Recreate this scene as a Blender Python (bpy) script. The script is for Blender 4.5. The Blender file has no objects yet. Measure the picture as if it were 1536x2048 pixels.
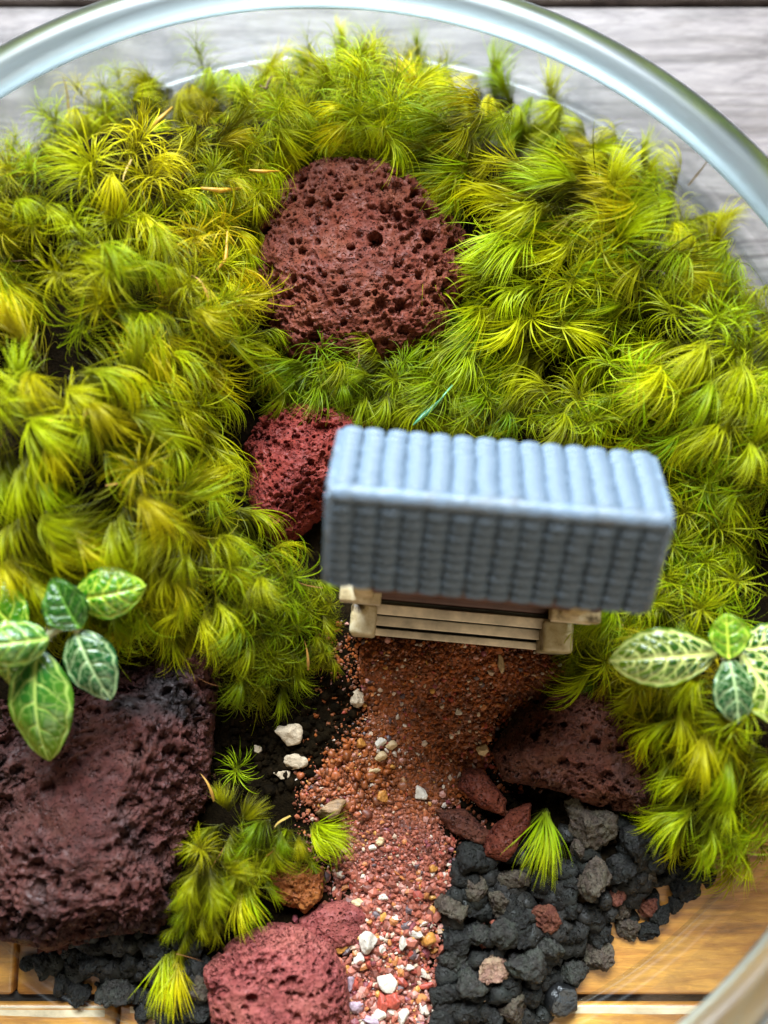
import bpy, bmesh, math, random
import numpy as np
from mathutils import Vector, Matrix
from mathutils.kdtree import KDTree

random.seed(11)
rng = np.random.default_rng(11)
U = 0.01                                  # everything below is written in centimetres
scene = bpy.context.scene
col = scene.collection
R = math.radians

# ------------------------------------------------------------------ camera
TILT, DIST, FPX = R(10.0), 20.0, 2000.0
CAM = np.array([0, -DIST * math.sin(TILT), DIST * math.cos(TILT)])
UPV = np.array([0, math.cos(TILT), math.sin(TILT)])
FWD = np.array([0, math.sin(TILT), -math.cos(TILT)])
cd = bpy.data.cameras.new("camera")
cam = bpy.data.objects.new("camera", cd)
col.objects.link(cam)
cam.location = CAM * U
cam.rotation_euler = (TILT, 0, 0)
cd.sensor_fit = 'VERTICAL'
cd.sensor_height = 36.0
cd.sensor_width = 27.0
cd.lens = 36.0 * FPX / 2048.0
cd.clip_start = 0.005
cd.clip_end = 20.0
cd.dof.use_dof = True
cd.dof.focus_distance = 0.185
cd.dof.aperture_fstop = 6.8
cd.dof.aperture_blades = 0
scene.camera = cam

# ------------------------------------------------------------------ world and light
world = bpy.data.worlds.new("World")
scene.world = world
world.use_nodes = True
wn = world.node_tree.nodes["Background"]
wn.inputs[0].default_value = (1.0, 0.96, 0.90, 1)
wn.inputs[1].default_value = 0.03


def area(name, loc, target, sx, sy, power, color):
    l = bpy.data.lights.new(name, 'AREA')
    l.shape = 'RECTANGLE'
    l.size, l.size_y = sx * U, sy * U
    l.energy = power
    l.color = color
    o = bpy.data.objects.new(name, l)
    col.objects.link(o)
    o.location = Vector(loc) * U
    o.rotation_euler = (Vector(target) - Vector(loc)).to_track_quat('-Z', 'Y').to_euler()
    return o


area("window_light", (-8, 90, 84), (0, 2, 0), 84, 60, 80.0, (0.82, 0.92, 1.0))
area("room_light", (25, -95, 85), (0, 0, 0), 110, 70, 8.5, (1.0, 0.86, 0.66))

vs = scene.view_settings
vs.view_transform = 'Standard'
vs.look = 'None'
vs.exposure = 0.0
vs.gamma = 1.0
scene.render.engine = 'CYCLES'
scene.cycles.use_denoising = True
scene.cycles.max_bounces = 6
scene.cycles.diffuse_bounces = 2
scene.cycles.adaptive_threshold = 0.03
scene.cycles.transparent_max_bounces = 24
scene.cycles.transmission_bounces = 10
scene.cycles.caustics_refractive = False
scene.cycles.caustics_reflective = False
scene.cycles.sample_clamp_indirect = 6.0


# ------------------------------------------------------------------ helpers
def ray(px, py):
    return np.array([(px - 768.0) / FPX, 0, 0]) + UPV * (-(py - 1024.0) / FPX) + FWD


def P(px, py, z=0.0):
    """ground-plan point (cm) seen at a spot of the photograph when it lies at height z"""
    d = ray(px, py)
    return CAM + d * (z - CAM[2]) / d[2]


def new_mesh(name, v, f, smooth=True):
    m = bpy.data.meshes.new(name)
    v = np.asarray(v, dtype=float) * U
    f = np.asarray(f) if not isinstance(f, list) else f
    m.from_pydata(v.tolist(), [], f.tolist() if isinstance(f, np.ndarray) else f)
    if smooth:
        m.polygons.foreach_set('use_smooth', np.ones(len(m.polygons), dtype=bool))
    m.update()
    return m


def fattr(m, name, vals):
    a = m.attributes.new(name, 'FLOAT', 'POINT')
    a.data.foreach_set('value', np.asarray(vals, dtype=np.float32))


def cattr(m, name, cols):
    a = m.attributes.new(name, 'FLOAT_COLOR', 'POINT')
    c = np.ones((len(cols), 4), dtype=np.float32)
    c[:, :3] = cols
    a.data.foreach_set('color', c.ravel())


def obj(name, m, mat=None, parent=None, loc=(0, 0, 0), rot=(0, 0, 0), scale=1.0):
    o = bpy.data.objects.new(name, m)
    col.objects.link(o)
    if mat and m is not None and not m.materials:
        m.materials.append(mat)
    o.location = Vector([float(a) for a in loc]) * U
    o.rotation_euler = rot
    o.scale = (scale,) * 3 if not hasattr(scale, '__len__') else scale
    if parent:
        o.parent = parent
    return o


def tag(o, label=None, cat=None, group=None, kind=None):
    if label: o['label'] = label
    if cat: o['category'] = cat
    if group: o['group'] = group
    if kind: o['kind'] = kind
    return o


def empty(name, loc, rot=(0, 0, 0)):
    o = obj(name, None, None, None, loc, rot)
    o.empty_display_size = 0.01
    return o


def hash3(i, j, k, seed):
    n = (i.astype(np.int64) * 374761393 + j.astype(np.int64) * 668265263 + k.astype(np.int64) * 1274126177 + seed * 982451653) & 0xffffffff
    n = ((n ^ (n >> 13)) * 1274126177) & 0xffffffff
    n = (n ^ (n >> 16)) & 0xffffffff
    return n / 4294967295.0


def vnoise(p, seed=0):
    """value noise in [-1, 1] at points p (n,3)"""
    b = np.floor(p).astype(np.int64)
    f = p - b
    f = f * f * (3 - 2 * f)
    out = 0
    for dx in (0, 1):
        wx = f[:, 0] if dx else 1 - f[:, 0]
        for dy in (0, 1):
            wy = f[:, 1] if dy else 1 - f[:, 1]
            for dz in (0, 1):
                wz = f[:, 2] if dz else 1 - f[:, 2]
                out = out + wx * wy * wz * hash3(b[:, 0] + dx, b[:, 1] + dy, b[:, 2] + dz, seed)
    return out * 2 - 1


def fbm(p, seed=0, octv=4, gain=0.5):
    s, a, t = 0, 1.0, 0
    for o in range(octv):
        s = s + a * vnoise(p * (2 ** o), seed + o * 17)
        t += a
        a *= gain
    return s / t


def in_poly(pts, poly):
    pts = np.atleast_2d(pts); poly = np.asarray(poly, float)
    x, y = pts[:, 0], pts[:, 1]
    c = np.zeros(len(pts), bool)
    j = len(poly) - 1
    for i in range(len(poly)):
        xi, yi = poly[i]; xj, yj = poly[j]
        with np.errstate(divide='ignore', invalid='ignore'):
            hit = ((yi > y) != (yj > y)) & (x < (xj - xi) * (y - yi) / (yj - yi + 1e-12) + xi)
        c ^= hit
        j = i
    return c


def poly_dist(pts, poly):
    """distance to the outline, positive inside"""
    pts = np.atleast_2d(pts); poly = np.asarray(poly, float)
    best = np.full(len(pts), 1e9)
    for i in range(len(poly)):
        a, b = poly[i], poly[(i + 1) % len(poly)]
        ab = b - a
        t = np.clip(((pts - a) @ ab) / (ab @ ab + 1e-12), 0, 1)
        best = np.minimum(best, np.hypot(*(pts - a - t[:, None] * ab).T))
    return np.where(in_poly(pts, poly), best, -best)


def sstep(a, b, x):
    t = np.clip((x - a) / (b - a), 0, 1)
    return t * t * (3 - 2 * t)


def box_mesh(name, x0, x1, y0, y1, z0, z1, bev=0.0, seg=2):
    bm = bmesh.new()
    bmesh.ops.create_cube(bm, size=1)
    for v in bm.verts:
        v.co = Vector((x0 + (v.co.x + .5) * (x1 - x0), y0 + (v.co.y + .5) * (y1 - y0), z0 + (v.co.z + .5) * (z1 - z0))) * U
    if bev > 0:
        bmesh.ops.bevel(bm, geom=bm.edges[:], offset=bev * U, segments=seg, affect='EDGES', profile=0.5)
    m = bpy.data.meshes.new(name)
    bm.to_mesh(m); bm.free()
    m.polygons.foreach_set('use_smooth', np.ones(len(m.polygons), dtype=bool))
    return m


_ico = {}


def ico(sub):
    if sub not in _ico:
        bm = bmesh.new()
        bmesh.ops.create_icosphere(bm, subdivisions=sub, radius=1)
        bm.verts.ensure_lookup_table()
        v = np.array([x.co[:] for x in bm.verts]); f = np.array([[a.index for a in p.verts] for p in bm.faces])
        bm.free()
        _ico[sub] = (v, f)
    return _ico[sub]


def vert_normals(v, f):
    n = np.cross(v[f[:, 1]] - v[f[:, 0]], v[f[:, 2]] - v[f[:, 0]])
    out = np.zeros_like(v)
    for k in range(3):
        np.add.at(out, f[:, k], n)
    return out / (np.linalg.norm(out, axis=1, keepdims=True) + 1e-12)


# ------------------------------------------------------------------ materials
class NT:
    def __init__(s, name):
        s.m = bpy.data.materials.new(name)
        s.m.use_nodes = True
        s.t = s.m.node_tree
        s.b = s.t.nodes["Principled BSDF"]
        s.out = s.t.nodes["Material Output"]

    def n(s, typ, **kw):
        x = s.t.nodes.new(typ)
        for k, v in kw.items():
            setattr(x, k, v)
        return x

    def l(s, a, b):
        s.t.links.new(a, b)

    def obco(s):
        return s.n('ShaderNodeTexCoord').outputs['Object']

    def noise(s, scale, detail=4, rough=0.55, vec=None, dist=0.0):
        x = s.n('ShaderNodeTexNoise')
        x.inputs['Scale'].default_value = scale
        x.inputs['Detail'].default_value = detail
        x.inputs['Roughness'].default_value = rough
        x.inputs['Distortion'].default_value = dist
        s.l(vec if vec is not None else s.obco(), x.inputs['Vector'])
        return x.outputs['Fac']

    def voro(s, scale, feature='F1', vec=None, rnd=1.0, out='Distance'):
        x = s.n('ShaderNodeTexVoronoi', feature=feature)
        x.inputs['Scale'].default_value = scale
        x.inputs['Randomness'].default_value = rnd
        s.l(vec if vec is not None else s.obco(), x.inputs['Vector'])
        return x.outputs[out]

    def ramp(s, fac, stops):
        x = s.n('ShaderNodeValToRGB')
        e = x.color_ramp.elements
        while len(e) < len(stops):
            e.new(0.5)
        for i, (p, c) in enumerate(stops):
            e[i].position = p
            e[i].color = (*c, 1) if len(c) == 3 else c
        s.l(fac, x.inputs['Fac'])
        return x.outputs['Color']

    def mix(s, fac, a, b, mode='MIX'):
        x = s.n('ShaderNodeMix', data_type='RGBA', blend_type=mode)
        for sock, v in ((x.inputs['Factor'], fac), (x.inputs['A'], a), (x.inputs['B'], b)):
            if isinstance(v, (int, float)): sock.default_value = v
            elif isinstance(v, tuple): sock.default_value = (*v, 1)
            else: s.l(v, sock)
        return x.outputs['Result']

    def math(s, op, a, b=0.0, clamp=False):
        x = s.n('ShaderNodeMath', operation=op, use_clamp=clamp)
        for i, v in enumerate((a, b)):
            if isinstance(v, (int, float)): x.inputs[i].default_value = v
            else: s.l(v, x.inputs[i])
        return x.outputs[0]

    def attr(s, name, out='Fac'):
        return s.n('ShaderNodeAttribute', attribute_name=name).outputs[out]

    def bump(s, h, dist, strength=1.0, normal=None):
        x = s.n('ShaderNodeBump')
        x.inputs['Distance'].default_value = dist
        x.inputs['Strength'].default_value = strength
        s.l(h, x.inputs['Height'])
        if normal is not None:
            s.l(normal, x.inputs['Normal'])
        return x.outputs['Normal']

    def set(s, **kw):
        names = dict(color='Base Color', rough='Roughness', normal='Normal', spec='Specular IOR Level', coat='Coat Weight',
                     coat_rough='Coat Roughness', sss='Subsurface Weight', trans='Transmission Weight', ior='IOR')
        for k, v in kw.items():
            sock = s.b.inputs[names[k]]
            if isinstance(v, (int, float)): sock.default_value = v
            elif isinstance(v, tuple): sock.default_value = (*v, 1)
            else: s.l(v, sock)
        return s.m


def mat_rock(name, dark, mid, light, spec=0.5, patch=None):
    s = NT(name)
    big = s.noise(70, 5, 0.6)
    fine = s.noise(900, 4, 0.65)
    c = s.ramp(big, [(0.3, dark), (0.5, mid), (0.72, light)])
    c = s.mix(s.math('MULTIPLY', fine, 0.55), c, s.ramp(fine, [(0.35, tuple(x * 0.4 for x in dark)), (0.65, tuple(min(1, x * 1.35) for x in light))]))
    hue = s.ramp(s.noise(130, 5, 0.7), [(0.42, (0, 0, 0)), (0.66, (1, 1, 1))])
    c = s.mix(s.math('MULTIPLY', hue, 0.6), c, (mid[0] * 1.25, mid[1] * 1.9, mid[2] * 1.5))
    dust = s.ramp(s.noise(2600, 3, 0.7), [(0.58, (0, 0, 0)), (0.74, (1, 1, 1))])
    c = s.mix(s.math('MULTIPLY', dust, 0.4), c, (light[0] * 1.5, light[1] * 1.6, light[2] * 1.6))
    if patch:
        p = s.noise(45, 3, 0.6, dist=0.6)
        c = s.mix(s.ramp(p, [(0.50, (0, 0, 0)), (0.66, (1, 1, 1))]), c, patch)
    cells = s.ramp(s.voro(800), [(0.16, (0, 0, 0)), (0.34, (1, 1, 1))])
    cells2 = s.ramp(s.voro(1900), [(0.14, (0, 0, 0)), (0.36, (1, 1, 1))])
    nr = s.bump(cells, 0.0006, 0.9)
    nr = s.bump(cells2, 0.0004, 0.9, nr)
    nr = s.bump(fine, 0.0004, 0.6, nr)
    rough = s.ramp(s.noise(380, 3), [(0.35, (0.5,) * 3), (0.65, (0.95,) * 3)])
    return s.set(color=c, rough=rough, normal=nr, spec=spec)


ROCK_RED = mat_rock('lava_rock_red_brown', (0.050, 0.008, 0.004), (0.105, 0.018, 0.008), (0.165, 0.036, 0.018), 0.25)
ROCK_MID = mat_rock('lava_rock_crimson', (0.065, 0.006, 0.004), (0.135, 0.013, 0.008), (0.20, 0.028, 0.018), 0.25)
ROCK_PURPLE = mat_rock('lava_rock_purple_brown', (0.020, 0.006, 0.004), (0.052, 0.012, 0.009), (0.10, 0.028, 0.023), 0.3, (0.014, 0.008, 0.008))
ROCK_PINK = mat_rock('lava_rock_pinkish', (0.11, 0.016, 0.014), (0.21, 0.042, 0.036), (0.31, 0.085, 0.075), 0.25)
ROCK_BROWN = mat_rock('lava_rock_dark_brown', (0.036, 0.009, 0.005), (0.085, 0.020, 0.010), (0.13, 0.038, 0.022), 0.3, (0.045, 0.022, 0.018))
ROCK_ORANGE = mat_rock('lava_rock_rust', (0.11, 0.024, 0.005), (0.20, 0.05, 0.011), (0.27, 0.085, 0.022), 0.2)
GRAV = {
    'k': mat_rock('gravel_black', (0.004, 0.0033, 0.0028), (0.010, 0.0085, 0.0072), (0.027, 0.023, 0.019), 0.35),
    'g': mat_rock('gravel_grey', (0.011, 0.009, 0.0075), (0.027, 0.023, 0.019), (0.062, 0.053, 0.044), 0.3),
    'b': mat_rock('gravel_brown', (0.026, 0.016, 0.010), (0.066, 0.043, 0.030), (0.125, 0.088, 0.064), 0.35),
    'r': mat_rock('gravel_red', (0.055, 0.013, 0.008), (0.13, 0.032, 0.018), (0.19, 0.065, 0.04), 0.3),
    'p': mat_rock('gravel_pink', (0.15, 0.068, 0.045), (0.28, 0.14, 0.095), (0.42, 0.26, 0.19), 0.3),
}


def mat_plain(name, color, rough=0.6, var=0.25, scale=300, bumpd=0.0003, spec=0.5, painted_pits=None):
    s = NT(name)
    f = s.noise(scale, 4, 0.6)
    c = s.mix(s.ramp(f, [(0.3, (0, 0, 0)), (0.7, (1, 1, 1))]), tuple(x * (1 - var) for x in color), tuple(min(1, x * (1 + var)) for x in color))
    if painted_pits:
        v = s.ramp(s.voro(painted_pits), [(0.10, (1, 1, 1)), (0.22, (0, 0, 0))])
        c = s.mix(v, c, (0.05, 0.025, 0.012))  # pits are flat dark spots, their shade painted into the colour
    return s.set(color=c, rough=rough, normal=s.bump(f, bumpd, 0.7), spec=spec)


def mat_moss():
    s = NT('moss_blade')
    rnd = s.n('ShaderNodeObjectInfo').outputs['Random']
    tint = s.n('ShaderNodeObjectInfo').outputs['Color']
    t = s.attr('t'); b = s.attr('b')
    g = s.ramp(rnd, [(0.0, (0.27, 0.42, 0.002)), (0.4, (0.42, 0.50, 0.002)), (0.75, (0.56, 0.52, 0.002)), (1.0, (0.56, 0.49, 0.003))])
    g = s.mix(s.math('MULTIPLY', b, 0.55), g, (0.58, 0.56, 0.008))
    g = s.mix(1.0, g, tint, 'MULTIPLY')
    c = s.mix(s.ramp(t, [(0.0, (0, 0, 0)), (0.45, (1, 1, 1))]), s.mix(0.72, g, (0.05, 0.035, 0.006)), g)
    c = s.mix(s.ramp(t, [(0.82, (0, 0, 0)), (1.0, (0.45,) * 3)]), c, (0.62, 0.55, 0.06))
    c = s.mix(s.ramp(s.attr('q'), [(0.25, (0.95,) * 3), (0.75, (0, 0, 0))]), c, s.mix(0.86, c, (0.022, 0.018, 0.002)))  # low blades near black: gap shade painted over their browned tone
    s.set(color=c, rough=0.45, spec=0.12)
    tr = s.n('ShaderNodeBsdfTranslucent')
    s.l(s.mix(0.35, c, (0.60, 0.62, 0.004)), tr.inputs['Color'])
    mx = s.n('ShaderNodeMixShader')
    mx.inputs[0].default_value = 0.30
    s.l(s.b.outputs[0], mx.inputs[1]); s.l(tr.outputs[0], mx.inputs[2])
    s.l(mx.outputs[0], s.out.inputs['Surface'])
    return s.m


MOSS = mat_moss()


def mat_soil():
    s = NT('dark_soil')
    f = s.noise(500, 5, 0.65)
    c = s.ramp(f, [(0.3, (0.003, 0.002, 0.001)), (0.55, (0.008, 0.005, 0.002)), (0.8, (0.022, 0.012, 0.005))])
    return s.set(color=c, rough=1.0, spec=0.04, normal=s.bump(f, 0.001, 1.0))


SOIL = mat_soil()


def mat_grain(name):
    s = NT(name)
    c = s.attr('tone', 'Color')
    f = s.noise(1500, 3)
    c = s.mix(0.35, c, s.ramp(f, [(0.3, (0.05, 0.02, 0.01)), (0.7, (1, 0.85, 0.7))]), 'OVERLAY')
    return s.set(color=c, rough=0.5, spec=0.5)


GRAIN = mat_grain('sand_grain')


def mat_sand():
    s = NT('sand_base')
    c = s.attr('tone', 'Color')
    v = s.voro(1300, out='Color')
    d = s.voro(1300)
    h = s.n('ShaderNodeSeparateColor'); s.l(v, h.inputs[0])
    c = s.mix(0.75, c, s.ramp(h.outputs[0], [(0.0, (0.12, 0.10, 0.10)), (0.55, (0.5, 0.45, 0.42)), (0.9, (0.75, 0.62, 0.5)), (1.0, (1.0, 0.95, 0.85))]), 'OVERLAY')
    nr = s.bump(s.ramp(d, [(0.0, (1, 1, 1)), (0.7, (0, 0, 0))]), 0.0005, 0.9)
    nr = s.bump(s.noise(600, 4), 0.0007, 0.7, nr)
    return s.set(color=c, rough=0.6, normal=nr)


SAND = mat_sand()


def mat_wood(name, cols, coat, crough):
    s = NT(name)
    tc = s.obco()
    mp = s.n('ShaderNodeMapping')
    mp.inputs['Scale'].default_value = (1.0, 6.5, 1.0)
    s.l(tc, mp.inputs['Vector'])
    inf = s.n('ShaderNodeObjectInfo')
    off = s.n('ShaderNodeVectorMath', operation='ADD')
    s.l(mp.outputs[0], off.inputs[0])
    cmb = s.n('ShaderNodeCombineXYZ')
    s.l(s.math('MULTIPLY', inf.outputs['Random'], 7.0), cmb.inputs[0]); s.l(s.math('MULTIPLY', inf.outputs['Random'], 3.0), cmb.inputs[2])
    s.l(cmb.outputs[0], off.inputs[1])
    v = off.outputs[0]
    g1 = s.noise(20, 8, 0.68, v, 1.6)
    g2 = s.noise(150, 6, 0.7, v, 0.5)
    c = s.ramp(g1, list(zip((0.28, 0.42, 0.58, 0.75), cols)))
    c = s.mix(0.5, c, s.ramp(g2, [(0.32, (0.16, 0.06, 0.02)), (0.6, (0.85, 0.75, 0.6))]), 'MULTIPLY')
    st = s.noise(28, 5, 0.65, None, 0.8)
    c = s.mix(s.ramp(st, [(0.50, (0, 0, 0)), (0.66, (0.75,) * 3)]), c, tuple(x * 0.6 for x in cols[0]))
    nr = s.bump(g2, 0.0003, 0.5)
    rough = s.ramp(s.noise(30, 4, 0.6, v), [(0.3, (0.30,) * 3), (0.7, (0.50,) * 3)])
    return s.set(color=c, rough=rough, normal=nr, spec=0.08 + 0.8 * coat, coat=coat, coat_rough=crough)


WOOD = mat_wood('varnished_wood', ((0.16, 0.06, 0.016), (0.50, 0.20, 0.03), (0.78, 0.38, 0.065), (0.40, 0.16, 0.03)), 0.6, 0.30)
WOOD_GREY = mat_wood('grey_wood', ((0.045, 0.035, 0.035), (0.15, 0.13, 0.13), (0.26, 0.235, 0.24), (0.11, 0.09, 0.095)), 0.12, 0.4)  # greyer, duller tone for the far planks
GAP = mat_plain('dark_gap', (0.012, 0.008, 0.006), 0.9)
PALE_EDGE = mat_plain('worn_plank_edge', (0.62, 0.47, 0.30), 0.6, 0.3, 200)


def mat_glass(name, tint):
    """clear glass that lets daylight through: fresnel mirror over a clear body"""
    s = NT(name)
    tr = s.n('ShaderNodeBsdfTransparent'); tr.inputs[0].default_value = (*tint, 1)
    gl = s.n('ShaderNodeBsdfGlossy'); gl.inputs['Roughness'].default_value = 0.30
    fr = s.n('ShaderNodeFresnel'); fr.inputs['IOR'].default_value = 1.5
    s.l(s.bump(s.noise(25, 3), 0.002, 0.35), gl.inputs['Normal'])
    mx = s.n('ShaderNodeMixShader')
    s.l(s.math('MULTIPLY', fr.outputs[0], 0.16), mx.inputs[0]); s.l(tr.outputs[0], mx.inputs[1]); s.l(gl.outputs[0], mx.inputs[2])
    s.l(mx.outputs[0], s.out.inputs['Surface'])
    return s.m


GLASS = mat_glass('clear_glass', (0.965, 0.985, 0.98))
s_ = NT('rim_glass')
RIMGLASS = s_.set(color=(0.60, 0.71, 0.75), rough=0.30, trans=1.0, ior=1.48)


def mat_leaf(name, dark, edge, vein):
    s = NT(name)
    ve = s.attr('vein'); u = s.attr('u')
    base = s.mix(s.ramp(u, [(0.35, (0, 0, 0)), (1.0, (1, 1, 1))]), dark, edge)
    base = s.mix(s.math('MULTIPLY', s.noise(250, 3), 0.35), base, tuple(x * 0.55 for x in dark))
    c = s.mix(ve, base, vein)
    s.set(color=c, rough=0.24, spec=0.6, normal=s.bump(s.noise(900, 2), 0.0001, 0.5))
    tr = s.n('ShaderNodeBsdfTranslucent'); s.l(s.mix(0.3, c, (0.35, 0.6, 0.05)), tr.inputs[0])
    mx = s.n('ShaderNodeMixShader'); mx.inputs[0].default_value = 0.28
    s.l(s.b.outputs[0], mx.inputs[1]); s.l(tr.outputs[0], mx.inputs[2]); s.l(mx.outputs[0], s.out.inputs['Surface'])
    return s.m


LEAF_DEEP = mat_leaf('leaf_deep_green', (0.012, 0.07, 0.008), (0.024, 0.12, 0.008), (0.16, 0.34, 0.04))
LEAF_LIME = mat_leaf('leaf_lime', (0.05, 0.22, 0.004), (0.18, 0.38, 0.004), (0.62, 0.74, 0.08))
LEAF_NET = mat_leaf('leaf_netted', (0.010, 0.075, 0.004), (0.26, 0.40, 0.004), (0.80, 0.86, 0.26))
LEAF_PALE = mat_leaf('leaf_pale', (0.03, 0.15, 0.015), (0.22, 0.36, 0.015), (0.48, 0.62, 0.13))
LEAF_SILVER = mat_leaf('leaf_blue_green', (0.012, 0.08, 0.012), (0.02, 0.11, 0.045), (0.48, 0.62, 0.28))
STEM = mat_plain('plant_stem', (0.30, 0.30, 0.14), 0.6)

# ------------------------------------------------------------------ table: planks with open joints
table = tag(empty('wooden_table', (0, 0, 0)), 'varnished orange-brown wooden plank table top under the glass bowl', 'table', kind='structure')
SEAM = [-30.0, -19.6, -9.12, 1.3, 11.35, 21.5, 32.0, 43.0]
ends = {2: [-26.0, -6.82, 30.0], 1: [-30.0, -4.9, 30.0]}
for i in range(len(SEAM) - 1):
    xs = ends.get(i, [-30.0, 30.0])
    for k in range(len(xs) - 1):
        g = 0.07
        w, l = SEAM[i + 1] - SEAM[i] - 2 * g, xs[k + 1] - xs[k] - 0.06
        m = box_mesh('plank', -l / 2, l / 2, -w / 2, w / 2, -1.6, 0, 0.09, 3)
        obj('plank', m, WOOD_GREY if SEAM[i] > 1 else WOOD, table, ((xs[k] + xs[k + 1]) / 2, (SEAM[i] + SEAM[i + 1]) / 2, 0), (0, 0, R(0.0)))
        if not SEAM[i + 1] > 2:
            V, F = [], []
            N = 90
            for q in range(N + 1):
                xx = -l / 2 + 0.2 + (l - 0.4) * q / N
                wd = 0.05 + 0.17 * abs(float(vnoise(np.array([[xx * 0.35 + i * 9, 0.5, k + 0.5]]), 21)[0])) + 0.03 * float(vnoise(np.array([[xx * 2.1, 4.5, i + .5]]), 22)[0])
                V += [(xx, w / 2 - 0.05, -0.006), (xx, w / 2 - 0.09 - wd * 0.4, 0.004), (xx, w / 2 - 0.10 - wd, 0.003)]
            for q in range(N):
                a_ = q * 3
                F += [(a_, a_ + 1, a_ + 4, a_ + 3), (a_ + 1, a_ + 2, a_ + 5, a_ + 4)]
            obj('worn_edge', new_mesh('worn_edge', V, F), PALE_EDGE, table, ((xs[k] + xs[k + 1]) / 2, (SEAM[i] + SEAM[i + 1]) / 2, 0))
    if i:
        m = box_mesh('joint_filler', -30, 30, -0.1, 0.1, -1.5, -0.16)
        obj('joint_filler', m, GAP, table, (0, SEAM[i], 0))
# ------------------------------------------------------------------ ground heightfield (world cm)
OUT_PX = [(-300, 900), (-180, 520), (20, 390), (230, 290), (440, 235), (650, 205), (850, 225), (1030, 285), (1180, 375), (1310, 500),
          (1400, 630), (1560, 780), (1660, 1000), (1660, 1300), (1590, 1560), (1480, 1690), (1340, 1770), (1200, 1880), (1070, 2040),
          (920, 2140), (650, 2180), (450, 2120), (290, 2020), (110, 1920), (-100, 1800), (-260, 1500)]
OUTLINE = np.array([P(a, b, 0.15)[:2] for a, b in OUT_PX])
BUMPS = [(215, 560, 2.1, 3.0, 4.2), (170, 1020, 1.5, 2.5, 2.0), (430, 1180, 0.35, 1.2, 1.2), (740, 190, 0.9, 3.6, 0.9), (1200, 430, 1.55, 2.7, 2.5),
         (1450, 850, 1.25, 2.2, 2.6), (1480, 1450, 0.9, 1.7, 2.4), (760, 800, -0.25, 2.0, 0.8), (880, 1330, 0.22, 1.6, 1.0), (90, 1400, 0.5, 1.8, 1.6)]
BUMPS = [(*P(a, b, 0.5)[:2], h, sx, sy) for a, b, h, sx, sy in BUMPS]


def H(x, y):
    x = np.asarray(x, float); y = np.asarray(y, float)
    z = np.full(x.shape, 0.42)
    for bx, by, h, sx, sy in BUMPS:
        z = z + h * np.exp(-((x - bx) / sx) ** 2 - ((y - by) / sy) ** 2)
    p = np.stack([x.ravel(), y.ravel()], 1)
    d = poly_dist(p, OUTLINE).reshape(x.shape)
    z = z + 0.16 * vnoise(np.stack([x.ravel() * 1.3, y.ravel() * 1.3, x.ravel() * 0 + 3], 1), 5).reshape(x.shape)
    return z * sstep(0.0, 1.0, d) + 0.10 * sstep(0.0, 0.5, d) - 0.08


GX0, GY0, GS = -15.0, -16.0, 0.06
_gx = np.arange(GX0, 14.0, GS); _gy = np.arange(GY0, 15.0, GS)
_G = H(*np.meshgrid(_gx, _gy, indexing='ij'))


def Hq(x, y):
    a = min(max((x - GX0) / GS, 0), len(_gx) - 1.01); b = min(max((y - GY0) / GS, 0), len(_gy) - 1.01)
    i, j = int(a), int(b); a -= i; b -= j
    return float(_G[i, j] * (1 - a) * (1 - b) + _G[i + 1, j] * a * (1 - b) + _G[i, j + 1] * (1 - a) * b + _G[i + 1, j + 1] * a * b)


def hit(px, py):
    z = 0.5
    for _ in range(7):
        p = P(px, py, z)
        z = 0.5 * z + 0.5 * Hq(p[0], p[1])
    p = P(px, py, z)
    return np.array([p[0], p[1], z])


def nrm(x, y, e=0.25):
    gx = (Hq(x + e, y) - Hq(x - e, y)) / (2 * e)
    gy = (Hq(x, y + e) - Hq(x, y - e)) / (2 * e)
    v = Vector((-gx, -gy, 1.0)); v.normalize()
    return v, gx, gy


def field_mesh(name, poly_px, step, lift, edge, zpx=0.4, dip=0.0):
    poly = np.array([P(a, b, zpx)[:2] for a, b in poly_px])
    x0, y0 = poly.min(0); x1, y1 = poly.max(0)
    nx, ny = int((x1 - x0) / step) + 2, int((y1 - y0) / step) + 2
    X, Y = np.meshgrid(np.linspace(x0, x1, nx), np.linspace(y0, y1, ny), indexing='ij')
    p = np.stack([X.ravel(), Y.ravel()], 1)
    d = poly_dist(p, poly)
    Z = H(X, Y).ravel() + lift * sstep(0.0, edge, d) - dip * (1 - sstep(0.0, edge, d))
    idx = np.arange(nx * ny).reshape(nx, ny)
    q = np.stack([idx[:-1, :-1], idx[1:, :-1], idx[1:, 1:], idx[:-1, 1:]], -1).reshape(-1, 4)
    q = q[(d[q] > 0).all(1)]
    used = np.unique(q)
    rm = np.full(nx * ny, -1); rm[used] = np.arange(len(used))
    v = np.stack([X.ravel(), Y.ravel(), Z], 1)[used]
    return new_mesh(name, v, rm[q]), v


m, _ = field_mesh('soil_bed', OUT_PX, 0.14, 0.0, 0.5, 0.15)
tag(obj('soil_bed', m, SOIL), 'dark damp soil showing between the moss and rocks', 'soil', kind='structure')

PATH_PX = [(700, 1280), (760, 1240), (900, 1250), (1090, 1280), (1190, 1340), (1110, 1420), (1020, 1460), (1000, 1550), (940, 1610), (900, 1650),
           (930, 1690), (905, 1760), (885, 1820), (875, 1900), (890, 2110), (690, 2110), (690, 1950), (690, 1860), (690, 1800), (640, 1770), (640, 1690),
           (610, 1630), (590, 1580), (640, 1530), (690, 1480), (715, 1430), (695, 1350)]


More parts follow.
